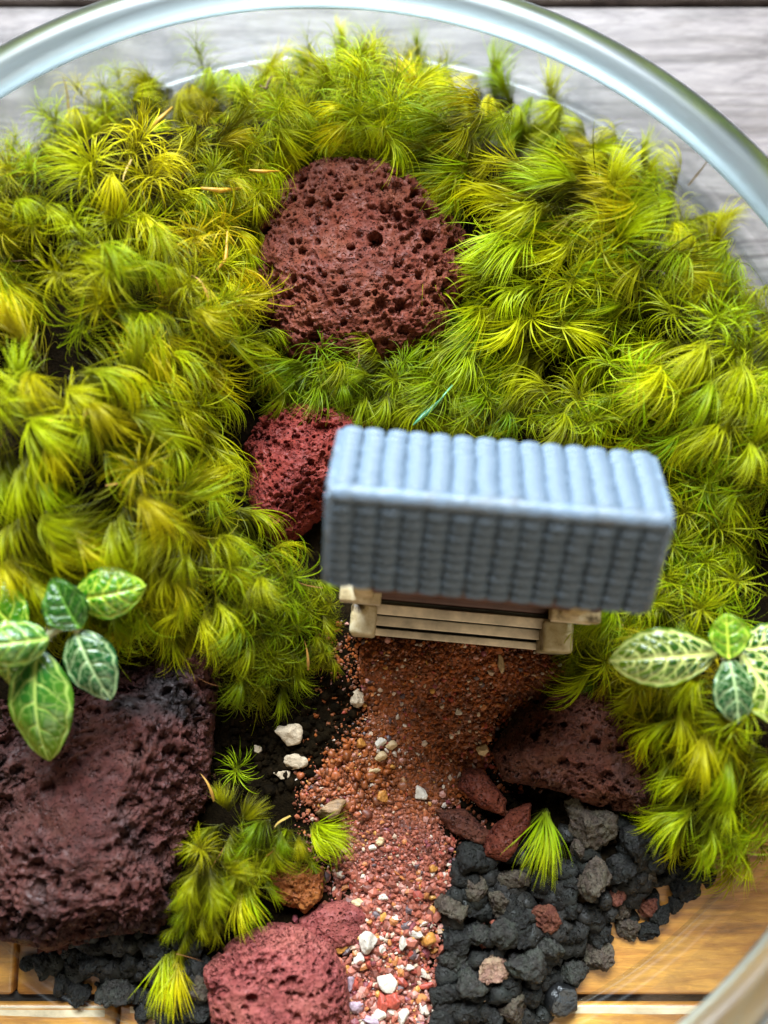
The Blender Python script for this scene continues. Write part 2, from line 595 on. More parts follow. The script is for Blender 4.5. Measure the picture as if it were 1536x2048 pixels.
def sand_tone(x, y):
    """own colour of the sand: rust brown by the house, pink and paler further down the path"""
    p = np.stack([x, y, x * 0], 1)
    n = fbm(p * 0.8, 3, 3) * 1.3
    t = sstep(-5.0, -7.2, y + n * 0.8)[:, None]
    a = np.array([0.20, 0.054, 0.010]); b = np.array([0.25, 0.075, 0.048])
    c = a * (1 - t) + b * t
    return c * (1 + 0.25 * fbm(p * 2.5, 9, 3))[:, None]


m, v = field_mesh('sand_path', PATH_PX, 0.10, 0.14, 0.55, 0.5, 0.06)
cattr(m, 'tone', sand_tone(v[:, 0], v[:, 1]))
tag(obj('sand_path', m, SAND), 'rust red sand path running from the house steps', 'path', kind='structure')
PATH_W = np.array([P(a, b, 0.5)[:2] for a, b in PATH_PX])


def HS(x, y):
    d = poly_dist(np.array([[x, y]]), PATH_W)[0]
    return Hq(x, y) + (0.14 * float(sstep(0, 0.55, d)) if d > 0 else 0)


def hits(px, py):
    z = 0.5
    for _ in range(7):
        p = P(px, py, z)
        z = 0.5 * z + 0.5 * HS(p[0], p[1])
    p = P(px, py, z)
    return np.array([p[0], p[1], z])


def scatter_grains(name, poly, n, smin, smax, seed, palette, weights, sub=1, edge=0.0):
    r = np.random.default_rng(seed)
    poly = np.asarray(poly)
    lo, hi = poly.min(0), poly.max(0)
    pts = r.uniform(lo, hi, (n * 3, 2))
    d = poly_dist(pts, poly)
    keep = d > -edge * r.random(len(pts)) ** 3 + 0.05
    pts = pts[keep][:n]; d = d[keep][:n]
    n = len(pts)
    z = H(pts[:, 0], pts[:, 1]) + 0.14 * sstep(0, 0.55, d)
    bv, bf = ico(sub)
    nv = len(bv)
    size = smin + (smax - smin) * r.random(n) ** 3.5
    # coarser further down the path
    size *= np.where(pts[:, 1] < -6.8, 1.35, 0.8)
    V = np.repeat(bv[None], n, 0) * (1 + r.uniform(-0.32, 0.32, (n, nv, 1)))
    V = V * r.uniform(0.55, 1.25, (n, 1, 3))
    a = r.uniform(0, 6.28, n)
    ca, sa = np.cos(a)[:, None], np.sin(a)[:, None]
    x, y = V[..., 0] * ca - V[..., 1] * sa, V[..., 0] * sa + V[..., 1] * ca
    V[..., 0], V[..., 1] = x, y
    V *= size[:, None, None]
    V += np.stack([pts[:, 0], pts[:, 1], z + size * 0.25], 1)[:, None]
    F = (bf[None] + (np.arange(n) * nv)[:, None, None]).reshape(-1, 3)
    pal = np.array(palette)
    c = pal[r.choice(len(pal), n, p=np.array(weights) / sum(weights))]
    base = sand_tone(pts[:, 0], pts[:, 1])
    k = r.random(n)[:, None]
    pick = (r.random(n) < np.where(pts[:, 1] < -7.6, 0.5, 0.2))[:, None]
    c = np.where(pick, c, base * (0.55 + 1.1 * k))
    m = new_mesh(name, V.reshape(-1, 3), F, smooth=False)
    cattr(m, 'tone', np.repeat(c, nv, 0))
    return m


PAL = [(0.50, 0.38, 0.28), (0.42, 0.16, 0.05), (0.30, 0.055, 0.035), (0.45, 0.22, 0.18), (0.56, 0.48, 0.40), (0.10, 0.07, 0.075), (0.20, 0.05, 0.06), (0.48, 0.24, 0.05)]
m = scatter_grains('sand_grains', PATH_W, 13000, 0.016, 0.075, 5, PAL, [3, 3, 3, 4, 2, 1.2, 2, 1.2], 1, 1.1)
tag(obj('sand_grains', m, GRAIN), 'coarse red, tan and white sand grains on the path', 'sand', kind='stuff')

# ------------------------------------------------------------------ lava rocks


def rock_mesh(name, poly_px, zc, h, seed, sub=7, pores=(700, 0.035, 0.16), rough=0.10, boxy=0.75, flat=0.8, big=0.22, cuts=0):
    r = np.random.default_rng(seed)
    poly = np.array([P(a, b, zc)[:2] for a, b in poly_px])
    c = poly.mean(0)
    q = poly - c
    th = np.linspace(-math.pi, math.pi, 181)
    rad = np.zeros_like(th)
    for i, t in enumerate(th):
        d = np.array([math.cos(t), math.sin(t)])
        for k in range(len(q)):
            a, b = q[k], q[(k + 1) % len(q)]
            M = np.array([d, a - b]).T
            if abs(np.linalg.det(M)) < 1e-9: continue
            s, u = np.linalg.solve(M, a)
            if s > 0 and -1e-6 <= u <= 1 + 1e-6: rad[i] = max(rad[i], s)
    v, f = ico(sub)
    for _ in range(cuts):                       # broken faces
        nn = r.normal(size=3); nn[2] = abs(nn[2]) * 0.9 + 0.15; nn /= np.linalg.norm(nn)
        dd = v @ nn - r.uniform(0.70, 0.9)
        v = v - np.where(dd > 0, dd, 0)[:, None] * nn * 0.92
    ang = np.arctan2(v[:, 1], v[:, 0])
    rr = np.interp(ang, th, rad)
    rho = np.hypot(v[:, 0], v[:, 1])
    sc = rr * np.power(rho, boxy) / np.maximum(rho, 1e-6)
    p = np.stack([v[:, 0] * sc, v[:, 1] * sc, h * np.sign(v[:, 2]) * np.abs(v[:, 2]) ** flat], 1)
    n = vert_normals(p, f)
    size = float(rad.mean())
    k = fbm(p * (1.1 / max(size, 0.2)), seed, 3) * big * size * 0.6
    # facets: quantised low noise gives broken planes
    k = k - np.abs(fbm(p * (2.2 / max(size, 0.2)) + 7, seed + 3, 3)) * big * size * 0.5
    k = k + (0.35 - np.abs(fbm(p * 3.0, seed + 5, 4, 0.62))) * rough * 1.6 + fbm(p * 9.0, seed + 8, 3, 0.6) * rough * 0.45
    p = p + n * (k * np.clip(0.35 + np.abs(v[:, 2]), 0, 1))[:, None]
    n = vert_normals(p, f)
    npor, r0, r1 = pores
    kd = KDTree(len(p))
    for i, q_ in enumerate(p): kd.insert(q_, i)
    kd.balance()
    disp = np.zeros(len(p))
    cs = r.integers(0, len(p), npor)
    rs = r0 * np.power(1 - r.random(npor) * (1 - (r0 / r1) ** 2.4), -1 / 2.4)
    dens = vnoise(p[cs] * 1.8 / max(size, .3), seed + 40)
    for ci, ra, dn in zip(cs, rs, dens):
        if p[ci, 2] < -0.4 * h: continue
        if dn < -0.1 and r.random() < 0.3 + 0.9 * min(1.0, -0.1 - dn): continue
        el = r.uniform(0.75, 1.0)
        for co_, i, d in kd.find_range(p[ci], ra):
            e = (1 - (d / ra) ** 2) ** 0.30 * ra * 1.9 * el
            if e > disp[i]: disp[i] = e
    p = p - n * disp[:, None]
    m = new_mesh(name, p, f)
    return m, c


def rock(name, poly, zc, h, seed, mat, label, cat='rock', group=None, **kw):
    m, c = rock_mesh(name, poly, zc, h, seed, **kw)
    return tag(obj(name, m, mat, None, (c[0], c[1], zc)), label, cat, group)


rock('lava_rock', [(700, 330), (770, 340), (830, 375), (890, 435), (950, 495), (950, 550), (925, 610), (880, 700), (800, 738), (700, 742), (590, 725), (530, 660), (500, 560), (508, 460), (560, 375), (640, 338)],
     0.9, 1.25, 21, ROCK_RED, 'large rounded red-brown porous lava rock in the moss, furthest from the path', sub=8, pores=(3600, 0.030, 0.16), rough=0.08, big=0.14)
rock('lava_rock', [(520, 830), (570, 812), (660, 822), (760, 822), (775, 900), (720, 1000), (640, 1040), (590, 1080), (545, 1092), (512, 1050), (497, 980), (474, 890)],
     0.8, 1.15, 33, ROCK_MID, 'crimson porous lava rock partly hidden behind the miniature roof', sub=8, cuts=7, pores=(3600, 0.024, 0.11), rough=0.07, big=0.2)
rock('lava_rock', [(-90, 1560), (50, 1370), (210, 1300), (330, 1275), (446, 1262), (432, 1400), (418, 1530), (412, 1600), (358, 1710), (348, 1800), (318, 1870), (200, 1895), (80, 1925), (0, 1895), (-100, 1800)],
     0.85, 1.2, 45, ROCK_PURPLE, 'big flat purple-brown lava rock under the left trailing plant', sub=8, pores=(6000, 0.040, 0.18), rough=0.10, boxy=0.5, flat=0.65, big=0.16, cuts=9)
rock('lava_rock', [(412, 1930), (470, 1875), (540, 1845), (610, 1848), (662, 1880), (692, 1930), (704, 2060), (640, 2140), (500, 2140), (436, 2080)],
     0.55, 1.0, 57, ROCK_PINK, 'pinkish porous lava rock beside the lower end of the sand path', sub=8, pores=(2400, 0.034, 0.12), rough=0.05, boxy=0.6, big=0.10)
rock('lava_rock', [(985, 1500), (1020, 1430), (1090, 1370), (1180, 1345), (1280, 1400), (1355, 1500), (1345, 1570), (1290, 1625), (1200, 1612), (1090, 1580), (1005, 1560)],
     0.6, 0.95, 69, ROCK_BROWN, 'dark brown lava rock between the sand path and the moss at right', sub=8, cuts=8, pores=(2600, 0.028, 0.14), rough=0.07, boxy=0.62, big=0.18)
rock('lava_stone', [(925, 1535), (965, 1540), (1012, 1600), (1008, 1632), (960, 1612), (916, 1575)], 0.62, 0.32, 71, ROCK_RED,
     'small red lava stone leaning on the dark brown rock beside the path', 'stone', 'small red lava stones', sub=6, pores=(120, 0.02, 0.07), rough=0.06)
rock('lava_stone', [(868, 1618), (930, 1618), (988, 1672), (972, 1698), (900, 1664)], 0.58, 0.22, 73, ROCK_BROWN,
     'flat dull maroon lava stone lying on the sand below the leaning red stone', 'stone', 'small red lava stones', sub=6, pores=(60, 0.02, 0.06), rough=0.05)
rock('lava_stone', [(1062, 1606), (1058, 1650), (1012, 1724), (962, 1714), (968, 1670), (1020, 1620)], 0.62, 0.34, 75, ROCK_RED,
     'upright bright red lava stone at the edge of the black gravel', 'stone', 'small red lava stones', sub=6, pores=(140, 0.02, 0.07), rough=0.06)
rock('lava_stone', [(532, 1738), (600, 1728), (645, 1745), (642, 1790), (612, 1824), (548, 1795)], 0.5, 0.35, 77, ROCK_ORANGE,
     'crumbly rust orange lava stone beside the mossy strip', 'stone', None, sub=6, pores=(60, 0.02, 0.08), rough=0.14)
rock('lava_stone', [(598, 1838), (640, 1810), (695, 1798), (740, 1822), (724, 1885), (650, 1905), (606, 1876)], 0.45, 0.32, 79, ROCK_PINK,
     'dull dark red lava stone touching the pinkish porous rock', 'stone', None, sub=6, pores=(80, 0.015, 0.05), rough=0.05)

# ------------------------------------------------------------------ black lava gravel, stone by stone


def pebble_mesh(name, seed, sub=5, rough=0.13, big=0.24, pores=90, sq=(1, 1, 1)):
    r = np.random.default_rng(seed)
    v, f = ico(sub)
    # a few cutting planes make broken faces
    p = v.copy()
    for _ in range(10):
        nn = r.normal(size=3); nn /= np.linalg.norm(nn)
        o = r.uniform(0.5, 0.85)
        dd = p @ nn - o
        p = p - np.where(dd > 0, dd, 0)[:, None] * nn * 0.95
    p = p * (1 + big * fbm(p * 1.2 + seed, seed, 3))[:, None]
    n = vert_normals(p, f)
    p = p + n * (rough * fbm(p * 4.5, seed + 1, 3, 0.6))[:, None]
    disp = np.zeros(len(p))
    for ci in r.integers(0, len(p), pores):
        ra = r.uniform(0.05, 0.17)
        d2 = ((p - p[ci]) ** 2).sum(1) / (ra * ra)
        w = d2 < 1
        disp[w] = np.maximum(disp[w], np.sqrt(1 - d2[w]) * ra * 0.9)
    p = p - n * disp[:, None]
    p = p / np.abs(p).max() * np.array(sq)
    return new_mesh(name, p, f)


PEB = {}
for key, mt in GRAV.items():
    PEB[key] = []
for k in range(9):
    base = pebble_mesh('lava_pebble', 300 + k)
    for key, mt in GRAV.items():
        mm = base.copy(); mm.name = 'lava_pebble'; mm.materials.append(mt); PEB[key].append(mm)
FLAKE = pebble_mesh('smooth_flake', 555, 4, 0.02, 0.25, 0)
FLAKE.materials.append(mat_plain('obsidian_flake', (0.010, 0.010, 0.010), 0.3, 0.5, 120, 0.0012, 0.5))
placed = []


def pebble(px, py, w, h, kind, label, group=None, lift=0.0, mesh=None, name='lava_pebble'):
    p = hits(px, py)
    rr = 0.5 * (w + h) / 2 / 100.0 * 0.95
    p = np.array([*P(px, py, p[2] + rr * 0.55 + lift)[:2], p[2] + rr * 0.55 + lift])
    ms = mesh or PEB[kind][random.randrange(9)]
    o = obj(name, ms, None, None, p, (random.uniform(-.5, .5), random.uniform(-.5, .5), random.uniform(0, 6.28)))
    o.scale = (rr * 1.12, rr * 1.06, rr * random.uniform(0.8, 1.0))
    placed.append((p[0], p[1], rr))
    return tag(o, label, 'pebble', group)


GR = 'black lava gravel right of the path'
GL = 'black lava gravel by the purple-brown rock'
special = {
    (1185, 1650): 'long dark brown slab-like lava pebble under the dark brown rock',
    (1270, 1690): 'large black lava pebble half under the moss at the gravel edge',
    (1293, 1805): 'red lava pebble among the dark gravel at right',
    (985, 1940): 'pinkish tan lava pebble, the only one in the black gravel',
    (1095, 1830): 'rust brown and black lava pebble in the middle of the gravel bed',
    (948, 1722): 'black lava pebble just below the upright red stone',
    (1050, 1930): 'large mid grey porous pebble beside the pinkish tan pebble',
    (888, 1990): 'smooth black pebble at the lower edge of the pink sand',
    (1365, 1765): 'black lava pebble under the moss fringe beside the bare wood',
    (1240, 1790): 'reddish brown lava pebble left of the red pebble',
    (905, 1815): 'grooved grey-brown pebble against the pink sand',
}
right = [(948, 1722, 82, 70, 'k'), (950, 1768, 74, 46, 'b'), (1025, 1760, 68, 56, 'b'), (1185, 1650, 110, 70, 'b'), (1270, 1690, 86, 72, 'k'), (1240, 1742, 58, 66, 'k'),
         (1185, 1765, 66, 94, 'b'), (1295, 1752, 52, 60, 'b'), (1138, 1772, 54, 50, 'k'), (1078, 1762, 62, 56, 'k'), (905, 1815, 60, 80, 'b'), (950, 1812, 50, 52, 'k'),
         (997, 1802, 58, 60, 'b'), (1095, 1830, 58, 72, 'r'), (1240, 1786, 50, 44, 'r'), (1236, 1818, 62, 46, 'b'), (1293, 1805, 56, 48, 'r'), (1325, 1832, 62, 44, 'k'),
         (1186, 1828, 66, 50, 'k'), (1140, 1826, 48, 46, 'k'), (1253, 1858, 62, 58, 'b'), (1300, 1858, 58, 40, 'k'), (1040, 1838, 48, 66, 'k'), (957, 1870, 48, 70, 'g'), (1000, 1868, 62, 78, 'g'),
         (910, 1876, 72, 56, 'k'), (905, 1916, 64, 50, 'g'), (1048, 1872, 50, 60, 'k'), (1098, 1895, 54, 84, 'g'), (1140, 1862, 46, 60, 'k'), (1192, 1868, 84, 54, 'k'), (1194, 1914, 84, 52, 'b'),
         (1148, 1934, 68, 64, 'g'), (985, 1940, 66, 72, 'p'), (1050, 1928, 78, 84, 'g'), (938, 1964, 70, 74, 'g'), (888, 1990, 52, 70, 'k'), (1056, 1982, 64, 44, 'k'),
         (945, 2020, 66, 52, 'k'), (1020, 2018, 92, 60, 'b'), (988, 2032, 50, 60, 'k'), (886, 2046, 66, 46, 'k'), (1052, 2042, 60, 40, 'k'), (1365, 1765, 92, 54, 'k'), (1415, 1752, 50, 40, 'k'),
         (1150, 1618, 70, 60, 'b'), (1222, 1640, 50, 44, 'b'), (1000, 1905, 44, 40, 'k'), (1030, 1795, 46, 40, 'k'), (1110, 1735, 60, 50, 'k'), (1310, 1715, 56, 50, 'k'), (1350, 1805, 46, 40, 'k'), (1020, 1965, 44, 44, 'k'), (1100, 1960, 56, 46, 'k'), (1160, 1700, 54, 46, 'b')]
LMR = [((985, 1940), 'pinkish tan pebble'), ((1293, 1805), 'red pebble'), ((1095, 1830), 'rust and black pebble'), ((1130, 2000), 'shiny black flake'), ((1010, 1665), 'upright red stone'),
       ((1090, 1690), 'hanging moss tuft'), ((1185, 1650), 'dark brown slab pebble'), ((888, 1990), 'smooth black pebble'), ((1270, 1690), 'large black pebble by the moss')]
LML = [((224, 1982), 'large round grey pebble'), ((340, 1930), 'moss fringe over the lower left gravel'), ((200, 1850), 'big purple-brown rock'), ((470, 1990), 'pinkish porous rock')]
used_labels = {}


def stone_label(x, y, k, marks):
    """say which pebble by the easily found thing next to it"""
    (lx, ly), nm = min(marks, key=lambda q: math.hypot(q[0][0] - x, q[0][1] - y))
    a = math.degrees(math.atan2(ly - y, x - lx)) % 360
    w = ['right of', 'up and right of', 'above', 'up and left of', 'left of', 'down and left of', 'below', 'down and right of'][int((a + 22.5) // 45) % 8]
    c = {'k': 'charcoal', 'g': 'dark grey', 'b': 'brownish', 'r': 'rusty', 'p': 'tan'}[k]
    key = (c, w, nm)
    used_labels[key] = used_labels.get(key, 0) + 1
    n = ['', 'second ', 'third ', 'fourth ', 'fifth ', 'sixth '][used_labels[key] - 1]
    return f'{n}{c} lava pebble {w} the {nm}'


right.sort(key=lambda q: min(math.hypot(q[0] - m_[0][0], q[1] - m_[0][1]) for m_ in LMR))
for (x, y, w, h, k) in right:
    sp = special.get((x, y))
    pebble(x, y, w, h, k, sp or stone_label(x, y, k, LMR), GR)
pebble(1130, 2000, 98, 62, 'k', 'shiny smooth black flake at the gravel edge on the bare wood', GR, mesh=FLAKE, name='obsidian_flake')
left = [(88, 1932, 62, 46, 'k'), (125, 1962, 60, 44, 'k'), (156, 1992, 44, 62, 'k'), (224, 1982, 96, 80, 'g'), (185, 1918, 96, 56, 'k'), (262, 1925, 60, 60, 'k'), (300, 1890, 64, 60, 'k'),
        (345, 1985, 60, 56, 'k'), (290, 2022, 66, 56, 'k'), (330, 2044, 68, 54, 'k'), (400, 2022, 54, 60, 'k'), (395, 1978, 52, 50, 'b'), (155, 1925, 50, 46, 'k'), (318, 1948, 52, 48, 'k'), (370, 2048, 60, 50, 'k'),
        (60, 1925, 44, 36, 'k'), (330, 1850, 50, 50, 'k'), (360, 1890, 60, 50, 'k'), (278, 1985, 40, 40, 'k'), (430, 2060, 56, 46, 'k')]
for (x, y, w, h, k) in left:
    pebble(x, y, w, h, k, 'large round grey lava pebble below the big purple-brown rock' if (x, y) == (224, 1982) else stone_label(x, y, k, LML), GL)
# smaller dark chips filling the gaps under the counted stones
GRAVEL_PX = [(930, 1700), (1050, 1700), (1200, 1620), (1330, 1690), (1400, 1730), (1330, 1780), (1200, 1880), (1080, 2030), (1000, 2090), (880, 2090), (885, 1850)]
LEFTG_PX = [(60, 1900), (330, 1830), (440, 1950), (450, 2090), (300, 2030), (130, 1935)]
vs_, fs_, off = [], [], 0
bv, bf = ico(2)
for poly, cnt in ((GRAVEL_PX, 330), (LEFTG_PX, 130)):
    pp = np.array(poly, float)
    k = 0
    while k < cnt:
        x, y = rng.uniform(pp.min(0), pp.max(0))
        if not in_poly([[x, y]], pp)[0]: continue
        k += 1
        c = hit(x, y)
        s = rng.uniform(0.08, 0.26)
        vv = bv * (1 + rng.uniform(-.25, .25, (len(bv), 1))) * rng.uniform(.7, 1.2, 3) * s + c + np.array([0, 0, s * 0.2])
        vs_.append(vv); fs_.append(bf + off); off += len(bv)
m = new_mesh('gravel_chips', np.concatenate(vs_), np.concatenate(fs_))
tag(obj('gravel_chips', m, GRAV['k']), 'fine black lava chips filling the gaps of the gravel', 'gravel', kind='stuff')

# ------------------------------------------------------------------ pale pebbles and perlite
WHITE = mat_plain('white_pebble', (0.56, 0.49, 0.40), 0.5, 0.15, 250)
CREAM = mat_plain('cream_pebble', (0.54, 0.38, 0.20), 0.5, 0.2, 250)
ORANGE = mat_plain('orange_pebble', (0.46, 0.19, 0.035), 0.45, 0.3, 250)
REDP = mat_plain('red_pebble', (0.36, 0.055, 0.03), 0.5, 0.3, 250)
TAN = mat_plain('tan_stone', (0.26, 0.15, 0.07), 0.6, 0.4, 300)
LILAC = mat_plain('lilac_pebble', (0.34, 0.24, 0.28), 0.4, 0.4, 200)
PERL = mat_plain('perlite', (0.44, 0.34, 0.23), 0.8, 0.25, 300, 0.0006, 0.2, painted_pits=700)
SM = {}
for nm, mt in (('w', WHITE), ('c', CREAM), ('o', ORANGE), ('r', REDP), ('t', TAN), ('l', LILAC), ('e', PERL)):
    SM[nm] = []
    for k in range(5):
        mm = pebble_mesh('pebble', 700 + k * 3 + ord(nm), 4, 0.07, 0.3, 0)
        mm.materials.append(mt); SM[nm].append(mm)
small = [(713, 1400, 40, 44, 'e', 'pitted cream perlite lump nearest the house steps'), (580, 1468, 62, 62, 'e', 'largest pitted perlite lump on the dark soil under the moss'),
         (515, 1498, 22, 24, 'e', 'smallest perlite crumb on the dark soil'), (592, 1522, 46, 34, 'e', 'oval perlite lump just below the largest one'), (565, 1548, 38, 30, 'e', 'perlite lump at the tip of the mossy strip'),
         (783, 1490, 30, 22, 'c', 'triangular cream pebble on the sand, uppermost of the pale cluster'), (761, 1485, 24, 22, 'w', 'small white pebble touching the triangular cream one'), (762, 1513, 32, 24, 'c', 'cream pebble in the middle of the pale cluster on the sand'),
         (748, 1541, 32, 18, 'c', 'yellowish flat pebble below the pale cluster on the sand'), (722, 1488, 22, 22, 'o', 'orange pebble left of the pale cluster'), (843, 1588, 28, 40, 'w', 'pinkish white oblong pebble right of the path centre'),
         (764, 1594, 28, 28, 'o', 'orange pebble in the path below the pale cluster'), (742, 1558, 18, 18, 'o', 'tiny bright orange pebble under the yellowish flat pebble'), (662, 1618, 66, 36, 't', 'large tan stone at the left edge of the sand path'),
         (918, 1424, 16, 20, 'w', 'tiny white pebble on rust sand below the steps'), (966, 1500, 24, 36, 'c', 'tan oblong pebble beside the dark brown rock'), (1003, 1328, 16, 44, 'c', 'slim cream shard on the sand below the steps'),
         (735, 1884, 44, 44, 'w', 'chunky white pebble at the lower left of the path'), (718, 1918, 22, 28, 'w', 'white pebble just under the chunky white one'), (762, 1900, 20, 20, 'w', 'small round white pebble right of the chunky white one'), (775, 1962, 38, 44, 'w', 'brightest angular white pebble low on the path'),
         (812, 1933, 40, 16, 'w', 'long flat cream white pebble low on the path'), (833, 1866, 30, 20, 'w', 'white oval pebble beside the orange stone'), (808, 1884, 24, 34, 'w', 'white notched pebble left of the orange stone'),
         (857, 1878, 38, 36, 'o', 'large orange stone against the black gravel'), (718, 1806, 34, 18, 'c', 'cream shard on the pink sand by the dull red stone'), (787, 1998, 34, 38, 'r', 'bright red angular pebble low on the path'),
         (766, 2012, 22, 44, 'r', 'long red pebble left of the bright red angular one'), (850, 1973, 34, 18, 'r', 'curved red pebble near the black gravel'), (848, 1948, 14, 28, 'w', 'slim white pebble above the curved red one'), (711, 2014, 32, 34, 'l', 'lilac grey pebble beside the pinkish rock'),
         (757, 2032, 30, 30, 'w', 'round cream white pebble at the bottom of the path'), (805, 2032, 26, 32, 'w', 'white pitted pebble at the very bottom of the path'), (845, 2016, 18, 24, 'w', 'small white pebble by the smooth black one'), (690, 1940, 22, 22, 'o', 'amber pebble beside the pinkish rock'),
         (682, 1896, 28, 20, 'o', 'amber pebble under the dull red stone'), (866, 1738, 22, 18, 'o', 'amber pebble on pink sand near the gravel'), (740, 2040, 40, 24, 'l', 'dull lilac flat pebble at the bottom of the path'), (766, 1795, 20, 18, 'w', 'small pale pebble above the path bend'),
         (745, 1695, 16, 14, 'w', 'tiny white pebble in the sand below the tan stone'), (762, 1682, 22, 18, 'c', 'tiny cream pebble right of the path moss'), (822, 1905, 14, 26, 'r', 'slim crimson pebble below the notched white one'),
         (870, 1900, 24, 14, 'o', 'small amber pebble against the gravel'), (700, 1965, 20, 34, 'l', 'slim lilac pebble beside the pinkish rock')]
for (x, y, w, h, k, lab) in small:
    p = hits(x, y)
    rr = 0.5 * (w + h) / 2 / 100
    p = np.array([*P(x, y, p[2] + rr * .4)[:2], p[2] + rr * .4])
    o = obj('perlite_lump' if k == 'e' else 'pebble', SM[k][random.randrange(5)], None, None, p, (random.uniform(-.3, .3), random.uniform(-.3, .3), random.uniform(-.35, .35)))
    o.scale = (w / 200 * 1.0, h / 200 * 1.0, min(w, h) / 230)
    tag(o, lab, 'perlite' if k == 'e' else 'pebble', 'perlite lumps' if k == 'e' else 'loose pebbles on the path')
# rounded brown grit, picked-apart beads at the left of the path
GRIT_PX = [(600, 1560), (680, 1500), (760, 1470), (830, 1520), (860, 1600), (780, 1650), (700, 1690), (650, 1700), (630, 1620)]
m = scatter_grains('brown_grit', np.array([P(a, b, .5)[:2] for a, b in GRIT_PX]), 420, 0.05, 0.13, 8,
                   [(0.20, 0.06, 0.018), (0.26, 0.085, 0.02), (0.13, 0.035, 0.018), (0.30, 0.14, 0.05)], [4, 3, 3, 1], 2, 0.2)
m.polygons.foreach_set('use_smooth', np.ones(len(m.polygons), dtype=bool))
tag(obj('brown_grit', m, GRAIN), 'rounded rust brown grit in the middle of the path', 'grit', kind='stuff')

def crumbs(name, polys, cnt, s0, s1, mat, label, cat):
    V, F, o = [], [], 0
    bv, bf = ico(1)
    for poly in polys:
        pp = np.array(poly, float)
        k = 0
        while k < cnt:
            x, y = rng.uniform(pp.min(0), pp.max(0))
            if not in_poly([[x, y]], pp)[0]: continue
            k += 1
            c = hit(x, y)
            sz = s0 + (s1 - s0) * rng.random() ** 3
            V.append(bv * (1 + rng.uniform(-.3, .3, (len(bv), 1))) * rng.uniform(.6, 1.3, 3) * sz + c + np.array([0, 0, sz * .3])); F.append(bf + o); o += len(bv)
    tag(obj(name, new_mesh(name, np.concatenate(V), np.concatenate(F)), mat), label, cat, kind='stuff')


crumbs('soil_crumbs', [[(420, 1380), (560, 1400), (690, 1330), (720, 1400), (690, 1490), (590, 1580), (410, 1600)], [(880, 1580), (1060, 1300), (1180, 1280), (1200, 1350), (1060, 1560), (1250, 1600), (1300, 1680), (1050, 1700), (930, 1660)]],
       700, 0.02, 0.11, SOIL, 'dark soil crumbs around the perlite lumps and red stones', 'soil')

# ------------------------------------------------------------------ miniature house
ROOFM = NT('roof_paint')
f_ = ROOFM.noise(160, 6, 0.72)
c_ = ROOFM.ramp(f_, [(0.30, (0.11, 0.085, 0.07)), (0.42, (0.115, 0.145, 0.175)), (0.58, (0.13, 0.185, 0.25)), (0.75, (0.18, 0.24, 0.31))])
c_ = ROOFM.mix(ROOFM.ramp(ROOFM.noise(700, 4, 0.7), [(0.56, (0, 0, 0)), (0.74, (0.55,) * 3)]), c_, (0.36, 0.42, 0.48))
ROOFM = ROOFM.set(color=c_, rough=0.40, normal=ROOFM.bump(ROOFM.noise(500, 4, 0.7), 0.0005, 0.8), spec=0.5)
RESIN = NT('cream_resin')
f_ = RESIN.noise(260, 5, 0.65); g_ = RESIN.noise(60, 4, 0.6)
c_ = RESIN.ramp(f_, [(0.33, (0.07, 0.042, 0.014)), (0.46, (0.46, 0.35, 0.18)), (0.7, (0.76, 0.66, 0.46))])
c_ = RESIN.mix(RESIN.ramp(g_, [(0.45, (0, 0, 0)), (0.7, (0.6,) * 3)]), c_, (0.23, 0.18, 0.06))
RESIN = RESIN.set(color=c_, rough=0.5, normal=RESIN.bump(f_, 0.0004, 0.7))
TREAD = mat_plain('step_paint', (0.64, 0.53, 0.37), 0.55, 0.45, 160)
RISER = mat_plain('riser_paint', (0.045, 0.045, 0.032), 0.6, 0.35, 250)
BEAM = mat_plain('beam_paint', (0.10, 0.045, 0.032), 0.6, 0.35, 250)
WALL = mat_plain('wall_paint', (0.40, 0.33, 0.23), 0.7, 0.3, 200)

bp = P(928, 1282, 0.62)
RZ = R(-5.2)
house = tag(empty('miniature_house', (bp[0], bp[1] + 1.70, 0.74), (0, 0, RZ)), 'miniature house with blue-grey tiled gable roof and cream steps in the moss', 'house')
# walls, beam, plinth
obj('wall', box_mesh('wall', -1.75, 1.75, -0.95, 1.0, 0.62, 3.75, 0.04), WALL, house)
obj('plinth', box_mesh('plinth', -1.85, 1.85, -1.12, 1.25, -0.35, 0.62, 0.05), BEAM, house)
obj('beam', box_mesh('beam', -1.9, 2.1, -1.19, -0.96, 2.55, 2.95, 0.03), BEAM, house)
obj('doorway', box_mesh('doorway', -0.55, 0.55, -1.0, -0.94, 0.64, 2.2, 0.01), BEAM, house)
ND = [(-1.22, -1.36, 0.62), (-1.41, -1.55, 0.36), (-1.63, -1.72, 0.06)]
for i, (ya, yb, zt) in enumerate(ND):
    st = obj('step', box_mesh('step', -1.60, 1.60, yb, -1.115, -0.3, zt, 0.025), RISER, house)
    tr_ = obj('tread', box_mesh('tread', -1.62, 1.62, yb - 0.03, ya + 0.02, zt + 0.002, zt + 0.07, 0.02), TREAD, st)
